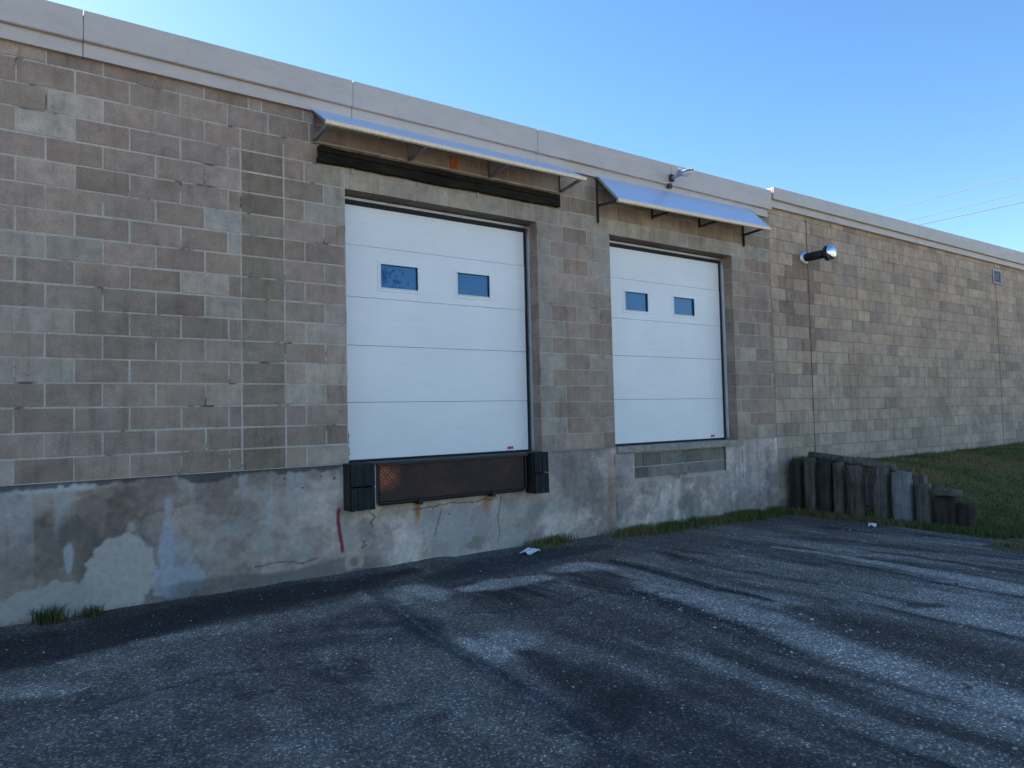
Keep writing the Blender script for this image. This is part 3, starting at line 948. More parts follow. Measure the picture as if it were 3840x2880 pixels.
# ---------------------------------------------------------------- awnings
def awning(name, x0, x1, zt0, zt1, zf0, zf1, d, lip, label, brackets, low, rail, dark, side):
    root = empty(name, ((x0 + x1) / 2, 0, zf0), label, "awning", "metal awnings over the loading doors")
    th = 0.012
    p = MB()
    V = [(x0, -0.012, zt0), (x1, -0.012, zt1), (x1 + 0.02, -d, zf1), (x0, -d, zf0)]
    n = 40
    for i in range(n):
        t0, t1 = i / n, (i + 1) / n
        a = Vector(V[0]).lerp(Vector(V[1]), t0); b_ = Vector(V[0]).lerp(Vector(V[1]), t1)
        c_ = Vector(V[3]).lerp(Vector(V[2]), t1); e_ = Vector(V[3]).lerp(Vector(V[2]), t0)
        q = Vector((0, 0, -th))
        p.add([a, b_, c_, e_, a + q, b_ + q, c_ + q, e_ + q], [(3, 2, 1, 0), (4, 5, 6, 7), (0, 1, 5, 4)] + ([(0, 4, 7, 3)] if i == 0 else []) + ([(1, 2, 6, 5)] if i == n - 1 else []))
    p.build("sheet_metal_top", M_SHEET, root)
    l = MB()
    n = 60
    for i in range(n):
        t0, t1 = i / n, (i + 1) / n
        xa = x0 + (x1 + 0.02 - x0) * t0; xb = x0 + (x1 + 0.02 - x0) * t1
        za = zf0 + (zf1 - zf0) * t0; zb = zf0 + (zf1 - zf0) * t1
        wv = 0.0015 * math.sin(i * 1.9)
        l.add([(xa, -d - 0.003 + wv, za + 0.002), (xb, -d - 0.003 - wv, zb + 0.002), (xb, -d - 0.006, zb - lip), (xa, -d - 0.006, za - lip), (xa, -d + 0.03, za - lip - 0.003), (xb, -d + 0.03, zb - lip - 0.003), (xa, -d + 0.012, za + 0.001), (xb, -d + 0.012, zb + 0.001)],
              [(3, 2, 1, 0), (4, 5, 2, 3), (0, 1, 7, 6)] + ([(0, 3, 4, 6)] if i == 0 else []) + ([(1, 7, 5, 2)] if i == n - 1 else []))
    l.build("front_edge", M_LIP, root)
    if side:
        for xx, zt, zf in ((x0, zt0, zf0), (x1, zt1, zf1)):
            s_ = MB()
            s_.add([(xx - 0.003, -0.012, zt + 0.004), (xx - 0.003, -d - 0.005, zf + 0.004), (xx - 0.003, -d - 0.005, zf - lip), (xx - 0.003, -0.012, zt - lip), (xx + 0.003, -0.012, zt + 0.004), (xx + 0.003 + (0.02 if xx == x1 else 0), -d - 0.005, zf + 0.004), (xx + 0.003, -d - 0.005, zf - lip), (xx + 0.003, -0.012, zt - lip)],
                   [(0, 1, 2, 3), (7, 6, 5, 4), (0, 4, 5, 1), (3, 2, 6, 7)])
            s_.build("side_flange", M_GALV, root)
    bm = M_DARKST if dark else M_GALV2
    for i, (bx, zb) in enumerate(brackets):
        b_ = MB()
        t = (bx - x0) / (x1 - x0)
        zt = zt0 + (zt1 - zt0) * t; zf = zf0 + (zf1 - zf0) * t
        zs_ = low if low else zb
        b_.angle_iron((bx, -0.002, zb), (bx, -0.002, zt - 0.02), 0.034, 0.005, (1, 0, 0), (0, -1, 0))
        b_.angle_iron((bx, -0.01, zs_ + 0.005), (bx, -d + 0.03, zf - 0.035), 0.03, 0.005, (1, 0, 0), (0, 0, 1))
        b_.angle_iron((bx, -0.01, zt - 0.05), (bx, -d + 0.02, zf - 0.045), 0.025, 0.005, (1, 0, 0), (0, 0, 1))
        if zb < zs_ - 0.05:
            b_.angle_iron((bx, -0.04, zb + 0.01), (bx, -0.04, zs_), 0.012, 0.004, (1, 0, 0), (0, 1, 0))
        b_.build("bracket", bm, root)
    if rail:
        r_ = MB(); r_.angle_iron((x0 + 0.03, -0.001, rail), (x1 - 0.03, -0.001, rail), 0.03, 0.005, (0, 0, 1), (0, -1, 0))
        r_.build("wall_rail", mat_rail, root)
    return root


mat_rail = mat_metal("stained_rail", (0.42, 0.37, 0.31), 0.6, 0.2, 0.2, 6, None, ((0.15, 0.09, 0.06), 0.6))
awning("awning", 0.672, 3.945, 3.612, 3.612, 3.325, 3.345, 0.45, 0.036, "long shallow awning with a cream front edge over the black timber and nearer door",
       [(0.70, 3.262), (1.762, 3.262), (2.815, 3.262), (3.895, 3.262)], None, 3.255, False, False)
awning("awning", 4.515, 7.72, 3.622, 3.668, 3.188, 3.245, 0.42, 0.042, "steep sky-blue tinted sheet metal awning over the farther door",
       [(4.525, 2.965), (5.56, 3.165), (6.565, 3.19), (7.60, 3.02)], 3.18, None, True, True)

# black timber header under the first awning
bt = MB()
def ragged_board(x0, x1, y0, y1, z0, z1, rag, seed):
    n = 90; V = []; F = []
    for i in range(n + 1):
        x = x0 + (x1 - x0) * i / n
        dn = float(fbm(np.array([x * 4]), np.array([seed]), int(seed), 4)[0] - 0.5) * rag
        up_ = float(fbm(np.array([x * 6]), np.array([seed + 4.0]), int(seed) + 3, 3)[0] - 0.5) * 0.008
        dy = float(fbm(np.array([x * 9]), np.array([seed + 9.0]), int(seed) + 6, 3)[0] - 0.5) * 0.012
        V += [(x, y0 + dy, z0 + dn), (x, y0 + dy, z1 + up_), (x, y1, z1 + up_), (x, y1, z0 + dn)]
    for i in range(n):
        o = i * 4
        for j in range(4): F.append((o + j, o + 4 + j, o + 4 + (j + 1) % 4, o + (j + 1) % 4))
    F += [(0, 1, 2, 3), (n * 4 + 3, n * 4 + 2, n * 4 + 1, n * 4)]
    bt.add(V, F)
ragged_board(0.745, 3.85, -0.075, -0.004, 3.158, 3.218, 0.004, 2)
ragged_board(0.75, 3.86, -0.060, -0.004, 3.108, 3.156, 0.010, 5)
ragged_board(0.735, 3.855, -0.068, -0.004, 3.060, 3.104, 0.026, 8)
bto = bt.build("timber_beam", M_BEAM, loc=(2.3, 0, 3.06))
tag(bto, "long rotten black timber beam bolted to the wall under the cream-edged awning", "beam")
CL = []
nm = ["leftmost", "second from left", "third from left", "rightmost"]
c0 = None
for i, x in enumerate((1.117, 1.89, 2.663, 3.43)):
    if c0 is None:
        mb = MB(); mb.box(x - 0.018, x + 0.018, -0.012, -0.001, 3.004, 3.068, bev=0.002)
        mb.tube([(x, -0.012, 3.024), (x, -0.018, 3.024)], 0.006, 8)
        o = mb.build("metal_clip", M_GALV2, loc=(x, 0, 3.03)); c0 = o
    else:
        o = c0.copy(); COL.objects.link(o); o.location = (x, 0, 3.03)
    tag(o, "small grey metal tab below the black timber, %s of four" % nm[i], "clip", "metal tabs below the black timber")

rp = MB(); rp.box(2.298, 2.402, -0.014, -0.001, 3.283, 3.43, bev=0.003, jit=0.001)
rp.tube([(2.325, -0.012, 3.315), (2.325, -0.02, 3.315)], 0.007, 8); rp.tube([(2.365, -0.012, 3.34), (2.365, -0.02, 3.34)], 0.006, 8)
tag(rp.build("rusty_plate", M_RUST, loc=(2.35, 0, 3.28)), "small orange rusty plate on the blocks between awning and black timber", "plate")

# ---------------------------------------------------------------- dock equipment
dl = empty("dock_leveler", (2.26, -0.09, -0.45), "low rusty steel dock plate hanging below the nearer white door", "dock plate")
pl = MB(); pl.box(1.335, 3.175, -0.085, -0.070, -0.405, -0.008, bev=0.003)
pl.build("tread_plate", M_TREAD, dl).location = (0, 0, 0)
o_ = dl.children[0]
# material patch is placed from the plate's own left end
me = o_.data; off = Vector((1.335, -0.09, 0.0)) - Vector(dl.location)
for v in me.vertices: v.co -= off
o_.location = off
tp = MB(); tp.box(1.27, 3.24, -0.11, 0.215, -0.010, 0.0, bev=0.002); tp.box(1.29, 3.22, -0.118, -0.100, -0.028, -0.002)
tp.build("top_lip", M_STEELB, dl)
for q_ in ((1.252, 1.272, -0.13, -0.01, -0.47, -0.012), (1.295, 1.33, -0.075, -0.01, -0.42, -0.012), (3.185, 3.20, -0.10, -0.01, -0.42, -0.012)):
    ed = MB(); ed.box(*q_)
    ed.build("side_angle", M_GALV2 if q_[0] == 1.252 else M_STEELB, dl)
bb = MB(); bb.box(1.34, 3.18, -0.095, -0.01, -0.425, -0.409, bev=0.002); bb.tube([(1.34, -0.06, -0.438), (3.18, -0.06, -0.438)], 0.010, 8)
bb.build("bottom_bar", M_STEELB, dl)
for x in (1.80, 2.73):
    lg = MB(); lg.box(x - 0.022, x + 0.022, -0.115, -0.004, -0.47, -0.40, bev=0.004)
    lg.build("hinge_lug", M_STEELB, dl)


def bumper(x0, x1, z0, z1, zsp, label, deep):
    r = empty("dock_bumper", ((x0 + x1) / 2, 0, z0), label, "bumper", "black rubber bumpers either side of the dock plate")
    bk = MB(); bk.box(x0, x1 + 0.01, -0.035, -0.003, z0 + 0.004, z1, bev=0.003)
    bk.box(x0 + 0.002, x0 + 0.012, -deep + 0.03, -0.03, z0 + 0.01, z1 - 0.006)
    bk.build("backing_plate", M_STEELB, r)
    for a, b_ in ((z0, zsp - 0.004), (zsp + 0.004, z1)):
        mb = MB(); n = 11
        wd = (x1 - x0 - 0.014) / n
        for i in range(n):
            xx = x0 + 0.014 + i * wd
            mb.box(xx + 0.0015, xx + wd - 0.0015, -deep + random.uniform(-0.006, 0.004), -0.037, a + random.uniform(0, 0.006), b_ - random.uniform(0, 0.006), bev=0.002)
        mb.build("rubber_block", M_RUBBER, r)
    return r


bumper(0.972, 1.238, -0.462, 0.008, -0.225, "left black ribbed dock bumper above the red painted line", 0.19)
bumper(3.25, 3.465, -0.478, 0.006, -0.235, "right black ribbed dock bumper at the far end of the dock plate", 0.19)

# ---------------------------------------------------------------- lamp, vent pipe, wall louvre
lp = empty("security_lamp", (5.86, -0.1, 3.7), "grey floodlight with photocell mounted on the roof fascia above the awning", "lamp")
mb = MB(); mb.box(5.83, 5.925, -0.165, -0.103, 3.735, 3.865, bev=0.006); mb.box(5.815, 5.91, -0.112, -0.054, 3.615, 3.70, bev=0.003)
mb.build("wall_box", mat_plain("lamp_box", (0.035, 0.032, 0.035), 0.6), lp)
M_LAMPG = mat_metal("cast_lamp_grey", (0.36, 0.37, 0.40), 0.5, 0.25, 0.15, 12)
mb = MB(); mb.tube([(5.875, -0.15, 3.80), (5.88, -0.24, 3.80), (5.885, -0.33, 3.825)], [0.04, 0.035, 0.05], 12)
mb.tube([(5.885, -0.26, 3.83), (5.885, -0.30, 3.875)], [0.03, 0.035], 10)
mb.build("arm", M_LAMPG, lp, smooth=True)


def lathe(mb, prof, ax, c, n=20):
    """prof: (radius, offset along axis) ; axis vector"""
    ax = Vector(ax).normalized(); s = ax.orthogonal().normalized(); t = ax.cross(s); c = Vector(c)
    V = []; F = []
    for r_, h in prof:
        for k in range(n):
            a = 2 * math.pi * k / n
            V.append(c + ax * h + (s * math.cos(a) + t * math.sin(a)) * r_)
    for i in range(len(prof) - 1):
        for k in range(n): F.append((i * n + k, i * n + (k + 1) % n, (i + 1) * n + (k + 1) % n, (i + 1) * n + k))
    F.append(tuple(range(n - 1, -1, -1))); F.append(tuple((len(prof) - 1) * n + k for k in range(n)))
    mb.add(V, F)


mb = MB()      # oval housing like a cobra head
V = []; F = []; nL, nR = 12, 14
for i in range(nL + 1):
    t = i / nL; y = -0.30 - 0.34 * t
    wdt = 0.085 * math.sin(math.pi * min(1, 0.22 + 0.78 * t * 0.98)) ** 0.6 + 0.01
    hgt = 0.05 * math.sin(math.pi * min(0.98, 0.25 + 0.73 * t)) ** 0.6 + 0.008
    for k in range(nR):
        a = 2 * math.pi * k / nR
        z = math.sin(a) * hgt * (1.0 if math.sin(a) > 0 else 0.35)
        V.append((5.885 + math.cos(a) * wdt, y, 3.80 + 0.02 * t + z))
for i in range(nL):
    for k in range(nR): F.append((i * nR + k, i * nR + (k + 1) % nR, (i + 1) * nR + (k + 1) % nR, (i + 1) * nR + k))
F.append(tuple(range(nR))); F.append(tuple(nL * nR + k for k in range(nR - 1, -1, -1)))
mb.add(V, F); mb.build("housing", M_LAMPG, lp, smooth=True)
mb = MB()
V = []; F = []
for i in range(7):
    t = i / 6 * math.pi / 2
    for k in range(16):
        a = 2 * math.pi * k / 16
        V.append((5.885 + 0.075 * math.cos(t) * math.cos(a), -0.50 + 0.12 * math.cos(t) * math.sin(a), 3.797 - 0.075 * math.sin(t)))
for i in range(6):
    for k in range(16): F.append((i * 16 + k, (i + 1) * 16 + k, (i + 1) * 16 + (k + 1) % 16, i * 16 + (k + 1) % 16))
mb.add(V, F); mb.build("lens", M_LENS, lp, smooth=True)
mb = MB(); lathe(mb, [(0.034, 0), (0.04, 0.004), (0.04, 0.05), (0.036, 0.056)], (0, 0, 1), (5.885, -0.335, 3.875), 16)
mb.build("photocell", M_GALV, lp)
lp.scale = (0.74, 0.74, 0.74)

vp = empty("vent_pipe", (9.27, 0, 3.02), "dark horizontal flue pipe with shiny domed cap sticking out of the wall", "pipe")
mb = MB(); lathe(mb, [(0.125, 0.006), (0.125, 0.014), (0.10, 0.03), (0.082, 0.045)], (0, -1, 0), (9.27, 0, 3.02), 24)
mb.build("wall_flange", M_GALV, vp, smooth=True)
mb = MB(); lathe(mb, [(0.072, 0.02), (0.072, 0.43)], (0, -1, 0), (9.27, 0, 3.02), 24)
mb.build("pipe", M_PIPE, vp, smooth=True)
mb = MB(); lathe(mb, [(0.078, 0.405), (0.12, 0.41), (0.128, 0.43), (0.12, 0.455), (0.1, 0.46), (0.09, 0.47)], (0, -1, 0), (9.27, 0, 3.02), 24)
mb.build("collar", M_PIPE, vp, smooth=True)
mb = MB(); lathe(mb, [(0.118, 0.485), (0.13, 0.487), (0.13, 0.495), (0.122, 0.515), (0.095, 0.54), (0.05, 0.555), (0.01, 0.56)], (0, -1, 0), (9.27, 0, 3.02), 28)
lathe(mb, [(0.06, 0.46), (0.06, 0.486)], (0, -1, 0), (9.27, 0, 3.02), 16)
mb.build("domed_cap", M_CHROME, vp, smooth=True)

wl = empty("wall_louvre", (17.17, 0, 3.25), "small grey louvred vent high on the far right wall", "vent")
mb = MB(); mb.box(16.95, 17.39, -0.035, -0.006, 3.27, 3.30); mb.box(16.95, 17.39, -0.035, -0.006, 3.57, 3.60); mb.box(16.95, 16.98, -0.035, -0.006, 3.30, 3.57); mb.box(17.36, 17.39, -0.035, -0.006, 3.30, 3.57)
mb.build("frame", M_GALV2, wl)
mb = MB()
for i in range(6):
    z = 3.31 + i * 0.045
    mb.add([(16.98, -0.03, z), (17.36, -0.03, z), (17.36, -0.008, z + 0.035), (16.98, -0.008, z + 0.035)], [(0, 1, 2, 3)])
mb.build("slats", M_GALV2, wl)

# ---------------------------------------------------------------- ground sheet
def gz_base(x, y):
    z = -1.098 - 0.0165 * np.clip(x - 2, 0, 10) + 0.012 * np.clip(-y - 1.0, 0, 3) * 0
    return z


def berm(x, y):
    sy = np.interp(-y, [0, 0.9, 1.7, 2.3, 3.0, 3.8, 5], [1.0, 0.94, 0.8, 0.5, 0.2, 0.05, 0.0])
    wd = np.interp(-y, [0, 2.0, 2.6], [0.08, 0.1, 1.3])
    rx = np.clip((x - 8.58) / wd, 0, 1)
    far = 1 - 0.12 * ss(9, 11, x)
    return 0.82 * sy * rx * far


def ground_z(x, y):
    z = gz_base(x, y) + berm(x, y)
    near = (1 - ss(12, 40, np.hypot(x, y)))
    z = z + near * (0.03 * (fbm(x * 0.5, y * 0.5, 101, 3) - 0.5) * ss(0.3, 1.5, -y) + 0.008 * (fbm(x * 4, y * 4, 103, 4) - 0.5))
    g = ss(8.3, 8.7, x)
    z = z + g * near * 0.06 * (fbm(x * 1.5, y * 1.5, 105, 4) - 0.5)
    # slight heave of soil against the wall
    z = z + 0.03 * np.exp(-(-y) / 0.08) * (y > -1) * (fbm(x * 3, y * 0 + 2, 107, 3)) * (x < 8.5)
    return z


def seg(x, y, pts, wid, seed, wob=0.1, soft=0.5):
    """streak mask along a polyline; wid may vary along it"""
    n_ = (fbm(x * 3.0, y * 3.0, seed, 4) - 0.5) * 2 * wob
    n2 = (fbm(x * 3.0 + 40, y * 3.0, seed + 5, 4) - 0.5) * 2 * wob
    X = x + n_; Y = y + n2
    best = np.full(x.shape, 0.0)
    for i in range(len(pts) - 1):
        (xa, ya), (xb, yb) = pts[i], pts[i + 1]
        L2 = (xb - xa) ** 2 + (yb - ya) ** 2 + 1e-9
        t = np.clip(((X - xa) * (xb - xa) + (Y - ya) * (yb - ya)) / L2, 0, 1)
        wv = wid[i] * (1 - t) + wid[i + 1] * t if isinstance(wid, (list, tuple)) else wid
        d = np.hypot(X - xa - t * (xb - xa), Y - ya - t * (yb - ya)) / wv
        best = np.maximum(best, 1 - ss(1 - soft, 1 + soft, d))
    return best


def ground_color(x, y):
    n1 = fbm(x * 0.9, y * 0.7, 201); n2 = fbm(x * 2.5, y * 1.2, 203); n3 = fbm(x * 8, y * 5, 205, 4); n4 = fbm(x * 3.5, y * 0.8, 207, 5)
    asphalt = np.array((0.108, 0.086, 0.072)); dust = np.array((0.27, 0.218, 0.175)); brown = np.array((0.080, 0.058, 0.043)); black = np.array((0.012, 0.011, 0.011)); dusty_w = np.array((0.46, 0.385, 0.315))
    c = np.tile(asphalt, (x.size, 1)) * (0.6 + 0.8 * n2)[:, None]
    c = mixn(c, 0.55 * ss(0.5, 0.75, n1), brown)
    c = mixn(c, 0.55 * ss(0.52, 0.72, n4), dust)
    # general dust west of the tracks
    c = mixn(c, 0.30 * (1 - ss(0.9, 1.5, x)) * ss(-0.9, -1.6, y) * (0.5 + n3), dust)
    c = mixn(c, 0.30 * ss(2.6, 3.6, x) * (0.3 + n3), dust * 0.8)
    # long wear streaks drawn out by tyres, square to the wall
    wq = 0.25 * (fbm(x * 1.2, y * 1.2, 411, 3) - 0.5)
    sA = fbm((x + wq) * 3.2, y * 0.45, 412, 6); sB = fbm((x + wq) * 5.5 + 9, y * 0.7, 413, 6)
    on = ss(1.0, 1.8, x) * ss(-0.9, -1.5, y)
    c = mixn(c, 0.75 * on * ss(0.53, 0.66, sA) * (0.5 + n3), (0.30, 0.25, 0.21))
    c = mixn(c, np.clip(0.8 * on * ss(0.55, 0.68, sB) * (0.5 + n3), 0, 1), (0.030, 0.026, 0.025))
    lf = (1 - ss(0.9, 1.5, x)) * ss(-1.2, -1.8, y)
    sC = fbm(x * 1.5 + y * 0.4, y * 2.4, 414, 6)
    c = mixn(c, 0.6 * lf * ss(0.54, 0.68, sC), (0.23, 0.195, 0.17))
    c = mixn(c, 0.7 * lf * ss(0.56, 0.70, fbm(x * 1.8 - 5, y * 2.0, 415, 6)), (0.036, 0.031, 0.032))
    # damp strip along the wall
    dm = seg(x, y, [(-6, -0.75), (-1.8, -0.8), (-0.9, -0.62), (-0.2, -0.5), (0.8, -0.42), (1.5, -0.3)], [0.6, 0.55, 0.42, 0.36, 0.3, 0.15], 211, 0.12, 0.35)
    c = mixn(c, 0.88 * dm, (0.030, 0.025, 0.025))
    c = mixn(c, 0.4 * dm * ss(0.5, 0.7, n3), (0.055, 0.042, 0.038))
    c = mixn(c, 0.75 * seg(x, y, [(1.6, -0.75), (2.4, -0.62), (3.3, -0.55), (4.0, -0.45)], [0.2, 0.32, 0.25, 0.1], 212, 0.15, 0.4), (0.032, 0.038, 0.045))
    c = mixn(c, 0.5 * seg(x, y, [(0.9, -0.12), (2.0, -0.1), (4.6, -0.1)], 0.12, 213, 0.05, 0.5), (0.12, 0.125, 0.12))
    # dusty band below it
    for pts, wd, am, cl in (
        ([(-3, -1.7), (-1.78, -1.5), (-1.2, -1.4), (-0.65, -1.3), (0.0, -1.22), (0.55, -1.15), (0.95, -0.85)], [0.3, 0.25, 0.25, 0.25, 0.22, 0.14, 0.1], 0.7, dust),
        ([(-0.96, -1.12), (-0.68, -1.12), (-0.39, -1.16)], 0.12, 0.7, dusty_w * 0.75),
        ([(-1.9, -1.62), (-1.6, -1.7), (-1.48, -1.85)], 0.12, 0.8, dusty_w * 0.8),
        ([(-1.42, -1.28), (-1.3, -1.5)], 0.07, 0.7, dusty_w * 0.75),
        ([(0.86, -1.08), (0.93, -1.2), (0.90, -1.36)], [0.15, 0.17, 0.08], 0.9, dusty_w),
        ([(1.24, -1.02), (1.30, -1.2), (1.25, -1.45)], [0.17, 0.18, 0.08], 0.9, dusty_w * 0.95),
        ([(1.62, -1.34), (1.96, -1.36), (2.42, -1.38)], [0.10, 0.17, 0.12], 0.9, dusty_w),
        ([(2.75, -1.20), (3.08, -1.24), (3.2, -1.4)], [0.13, 0.20, 0.12], 0.9, dusty_w * 0.95),
        ([(0.84, -2.58), (0.86, -2.75), (0.86, -2.93)], [0.13, 0.16, 0.12], 0.85, dusty_w),
        ([(1.13, -2.6), (1.17, -2.78)], 0.13, 0.8, dusty_w * 0.9),
        ([(0.95, -0.8), (1.15, -1.6), (1.2, -2.4), (1.15, -3.2)], [0.1, 0.2, 0.22, 0.25], 0.35, dust),
        ([(2.98, -2.2), (2.93, -2.9), (2.88, -3.44), (2.64, -4.33), (2.56, -4.91), (2.50, -6.5)], [0.12, 0.18, 0.2, 0.2, 0.18, 0.2], 0.9, dusty_w * 0.8),
        ([(2.35, -1.7), (2.4, -2.6), (2.2, -3.6)], [0.1, 0.16, 0.16], 0.4, dust),
        ([(5.55, -1.8), (5.66, -2.6), (5.55, -3.5), (5.40, -4.32), (5.3, -6)], [0.05, 0.08, 0.13, 0.18, 0.2], 0.85, dusty_w * 0.85),
        ([(6.04, -2.0), (6.35, -2.7), (6.75, -3.9), (6.9, -5)], 0.13, 0.6, dust),
        ([(4.4, -1.5), (4.5, -2.4), (4.55, -3.4), (4.62, -4.4)], [0.12, 0.3, 0.35, 0.3], 0.6, dust * 1.05),
        ([(4.12, -4.2), (4.15, -4.7), (4.2, -6)], 0.17, 0.8, dusty_w * 0.85),
        ([(4.68, -3.95), (4.7, -4.4)], 0.14, 0.6, dusty_w * 0.8),
        ([(3.9, -1.6), (4.02, -2.4), (4.06, -3.2)], 0.1, 0.4, dust),
        ([(5.0, -1.6), (5.1, -2.6), (5.05, -3.6)], 0.14, 0.35, dust),
        ([(6.9, -1.2), (7.3, -2.4), (7.6, -3.4)], 0.2, 0.35, dust),
    ):
        m_ = seg(x, y, pts, wd, 221 + int(pts[0][0] * 7) % 17, 0.07, 0.4)
        c = mixn(c, np.clip(am * m_ * (0.65 + 0.7 * n3), 0, 1), cl)
    # hairline cracks
    for pts in ([(1.2, -1.9), (1.9, -2.3), (2.4, -2.2), (3.0, -2.6)], [(3.6, -1.4), (3.75, -2.3), (4.3, -3.0), (4.5, -3.8)], [(5.0, -1.2), (5.6, -1.7), (5.9, -2.5), (6.7, -3.0)], [(-1.4, -2.3), (-0.7, -2.1), (0.2, -2.5)], [(2.0, -3.4), (2.5, -3.2), (2.9, -3.9)]):
        c = mixn(c, 0.6 * seg(x, y, pts, 0.016, 281, 0.12, 0.5), (0.015, 0.014, 0.014))
    # tyre tracks, oil, puddle
    for pts, wd, am, cl in (
        ([(0.93, -0.7), (0.74, -2.1), (0.66, -3.36), (0.58, -4.6)], [0.08, 0.09, 0.07, 0.08], 0.7, (0.030, 0.030, 0.034)),
        ([(1.05, -3.0), (1.02, -3.8), (0.95, -4.6), (0.9, -6)], [0.08, 0.22, 0.28, 0.3], 0.75, black * 1.5),
        ([(3.50, -1.2), (3.46, -2.0), (3.40, -2.73), (3.38, -3.2)], [0.05, 0.10, 0.09, 0.04], 0.9, black),
        ([(3.3, -3.5), (3.22, -4.3), (3.18, -5.2), (3.15, -6.5)], [0.1, 0.3, 0.32, 0.3], 0.75, brown * 0.8),
        ([(2.2, -3.2), (2.0, -4.6), (1.9, -6)], [0.1, 0.2, 0.2], 0.45, brown),
        ([(4.12, -4.02), (4.3, -4.15)], [0.09, 0.06], 0.8, (0.04, 0.035, 0.03)),
        ([(5.0, -2.1), (5.05, -2.7)], 0.05, 0.6, (0.03, 0.03, 0.03)),
        ([(4.2, -2.4), (4.22, -3.1)], 0.04, 0.7, (0.03, 0.03, 0.03)),
        ([(6.3, -1.6), (6.6, -2.1)], 0.12, 0.5, (0.03, 0.03, 0.03)),
        ([(5.75, -3.1), (5.8, -3.6)], 0.1, 0.45, (0.045, 0.04, 0.035)),
        ([(-0.2, -1.9), (0.2, -2.0), (0.5, -2.2)], 0.12, 0.5, (0.035, 0.035, 0.045)),
    ):
        m_ = seg(x, y, pts, wd, 241 + int(abs(pts[0][0]) * 5), 0.06, 0.55)
        c = mixn(c, np.clip(am * m_ * (0.7 + 0.5 * n3), 0, 1), tuple(cl))
    for pts in ([(0.94, -0.8), (0.72, -2.5), (0.64, -3.37), (0.55, -4.2)], [(1.02, -2.2), (0.8, -3.0), (0.72, -3.6)]):
        c = mixn(c, 0.7 * seg(x, y, pts, 0.012, 261, 0.02, 0.5), (0.16, 0.16, 0.16))
    # soil and grass ground
    soil = seg(x, y, [(8.45, -0.3), (8.4, -3.4)], 0.25, 271, 0.15, 0.5)
    c = mixn(c, 0.7 * soil, (0.055, 0.045, 0.032))
    gm = ss(8.35, 8.65, x + 0.25 * (n2 - 0.5))
    patch = seg(x, y, [(7.55, -3.35), (7.5, -4.4), (7.9, -6), (9, -9)], [0.15, 0.5, 0.9, 1.5], 273, 0.15, 0.3)
    gm = np.maximum(gm, patch)
    gcol = np.array((0.085, 0.082, 0.026))[None, :] * (0.6 + 0.8 * n2)[:, None]
    gcol = gcol * (1 - ss(0.5, 0.7, n1))[:, None] + np.array((0.075, 0.058, 0.028))[None, :] * ss(0.5, 0.7, n1)[:, None]
    c = c * (1 - gm[:, None]) + gcol * gm[:, None]
    # unseen far yard, made pale to bounce warm sunlight onto the wall
    far = ss(7.6, 9.5, -y)
    c = mixn(c, far, (0.43, 0.37, 0.29))
    return np.clip(c, 0.006, 0.7)


def rng_(a, b, s): return np.arange(a, b - 1e-6, s)
gx = np.concatenate([[-400, -200, -100, -60, -35, -20, -12], rng_(-8, -2.6, 0.3), rng_(-2.6, 9.2, 0.028), rng_(9.2, 24, 0.12), [24, 28, 35, 50, 80, 140, 250, 400]])
gy = np.concatenate([[-400, -200, -100, -60, -35, -24, -18], rng_(-15, -6.5, 0.4), rng_(-6.5, 0.06, 0.028), [0.06, 30, 60, 150, 400]])
X, Y = np.meshgrid(gx, gy, indexing='ij')
Zg = ground_z(X, Y)
nx, ny = X.shape
V = np.stack([X.ravel(), Y.ravel(), Zg.ravel()], 1)
I, J = np.meshgrid(np.arange(nx - 1), np.arange(ny - 1), indexing='ij')
a_ = (I * ny + J).ravel()
F = np.stack([a_, a_ + ny, a_ + ny + 1, a_ + 1], 1)
ground = np_mesh("ground", V, F, M_GROUND, None, ground_color(X.ravel(), Y.ravel()), smooth=True)
tag(ground, kind='structure')

# ---------------------------------------------------------------- loose stones
def scatter_stones(name, pts, sizes, mat, cols=None, kind=None, label=None, cat=None):
    ico = np.array([(0, 0, 1), (0.894, 0, 0.447), (0.276, 0.851, 0.447), (-0.724, 0.526, 0.447), (-0.724, -0.526, 0.447), (0.276, -0.851, 0.447), (0.724, 0.526, -0.447), (-0.276, 0.851, -0.447), (-0.894, 0, -0.447), (-0.276, -0.851, -0.447), (0.724, -0.526, -0.447), (0, 0, -1)])
    fc = np.array([(0, 1, 2), (0, 2, 3), (0, 3, 4), (0, 4, 5), (0, 5, 1), (1, 6, 2), (2, 7, 3), (3, 8, 4), (4, 9, 5), (5, 10, 1), (6, 7, 2), (7, 8, 3), (8, 9, 4), (9, 10, 5), (10, 6, 1), (6, 11, 7), (7, 11, 8), (8, 11, 9), (9, 11, 10), (10, 11, 6)])
    n = len(pts)
    Vv = ico[None, :, :] * (1 + RNG.uniform(-0.28, 0.28, (n, 12, 1)))
    an = RNG.uniform(0, 6.28, n); ca, sa = np.cos(an), np.sin(an)
    sc = np.stack([RNG.uniform(0.8, 1.4, n), RNG.uniform(0.6, 1.0, n), RNG.uniform(0.4, 0.75, n)], 1)
    Vv = Vv * sc[:, None, :] * sizes[:, None, None]
    xx = Vv[..., 0] * ca[:, None] - Vv[..., 1] * sa[:, None]; yy = Vv[..., 0] * sa[:, None] + Vv[..., 1] * ca[:, None]
    Vv = np.stack([xx + pts[:, 0:1], yy + pts[:, 1:2], Vv[..., 2] + pts[:, 2:3] + sizes[:, None] * 0.25], 2).reshape(-1, 3)
    Ff = (fc[None] + (np.arange(n) * 12)[:, None, None]).reshape(-1, 3)
    vc = None
    if cols is not None: vc = np.repeat(cols, 12, 0)
    return tag(np_mesh(name, Vv, Ff, mat, None, vc), label, cat, kind=kind)


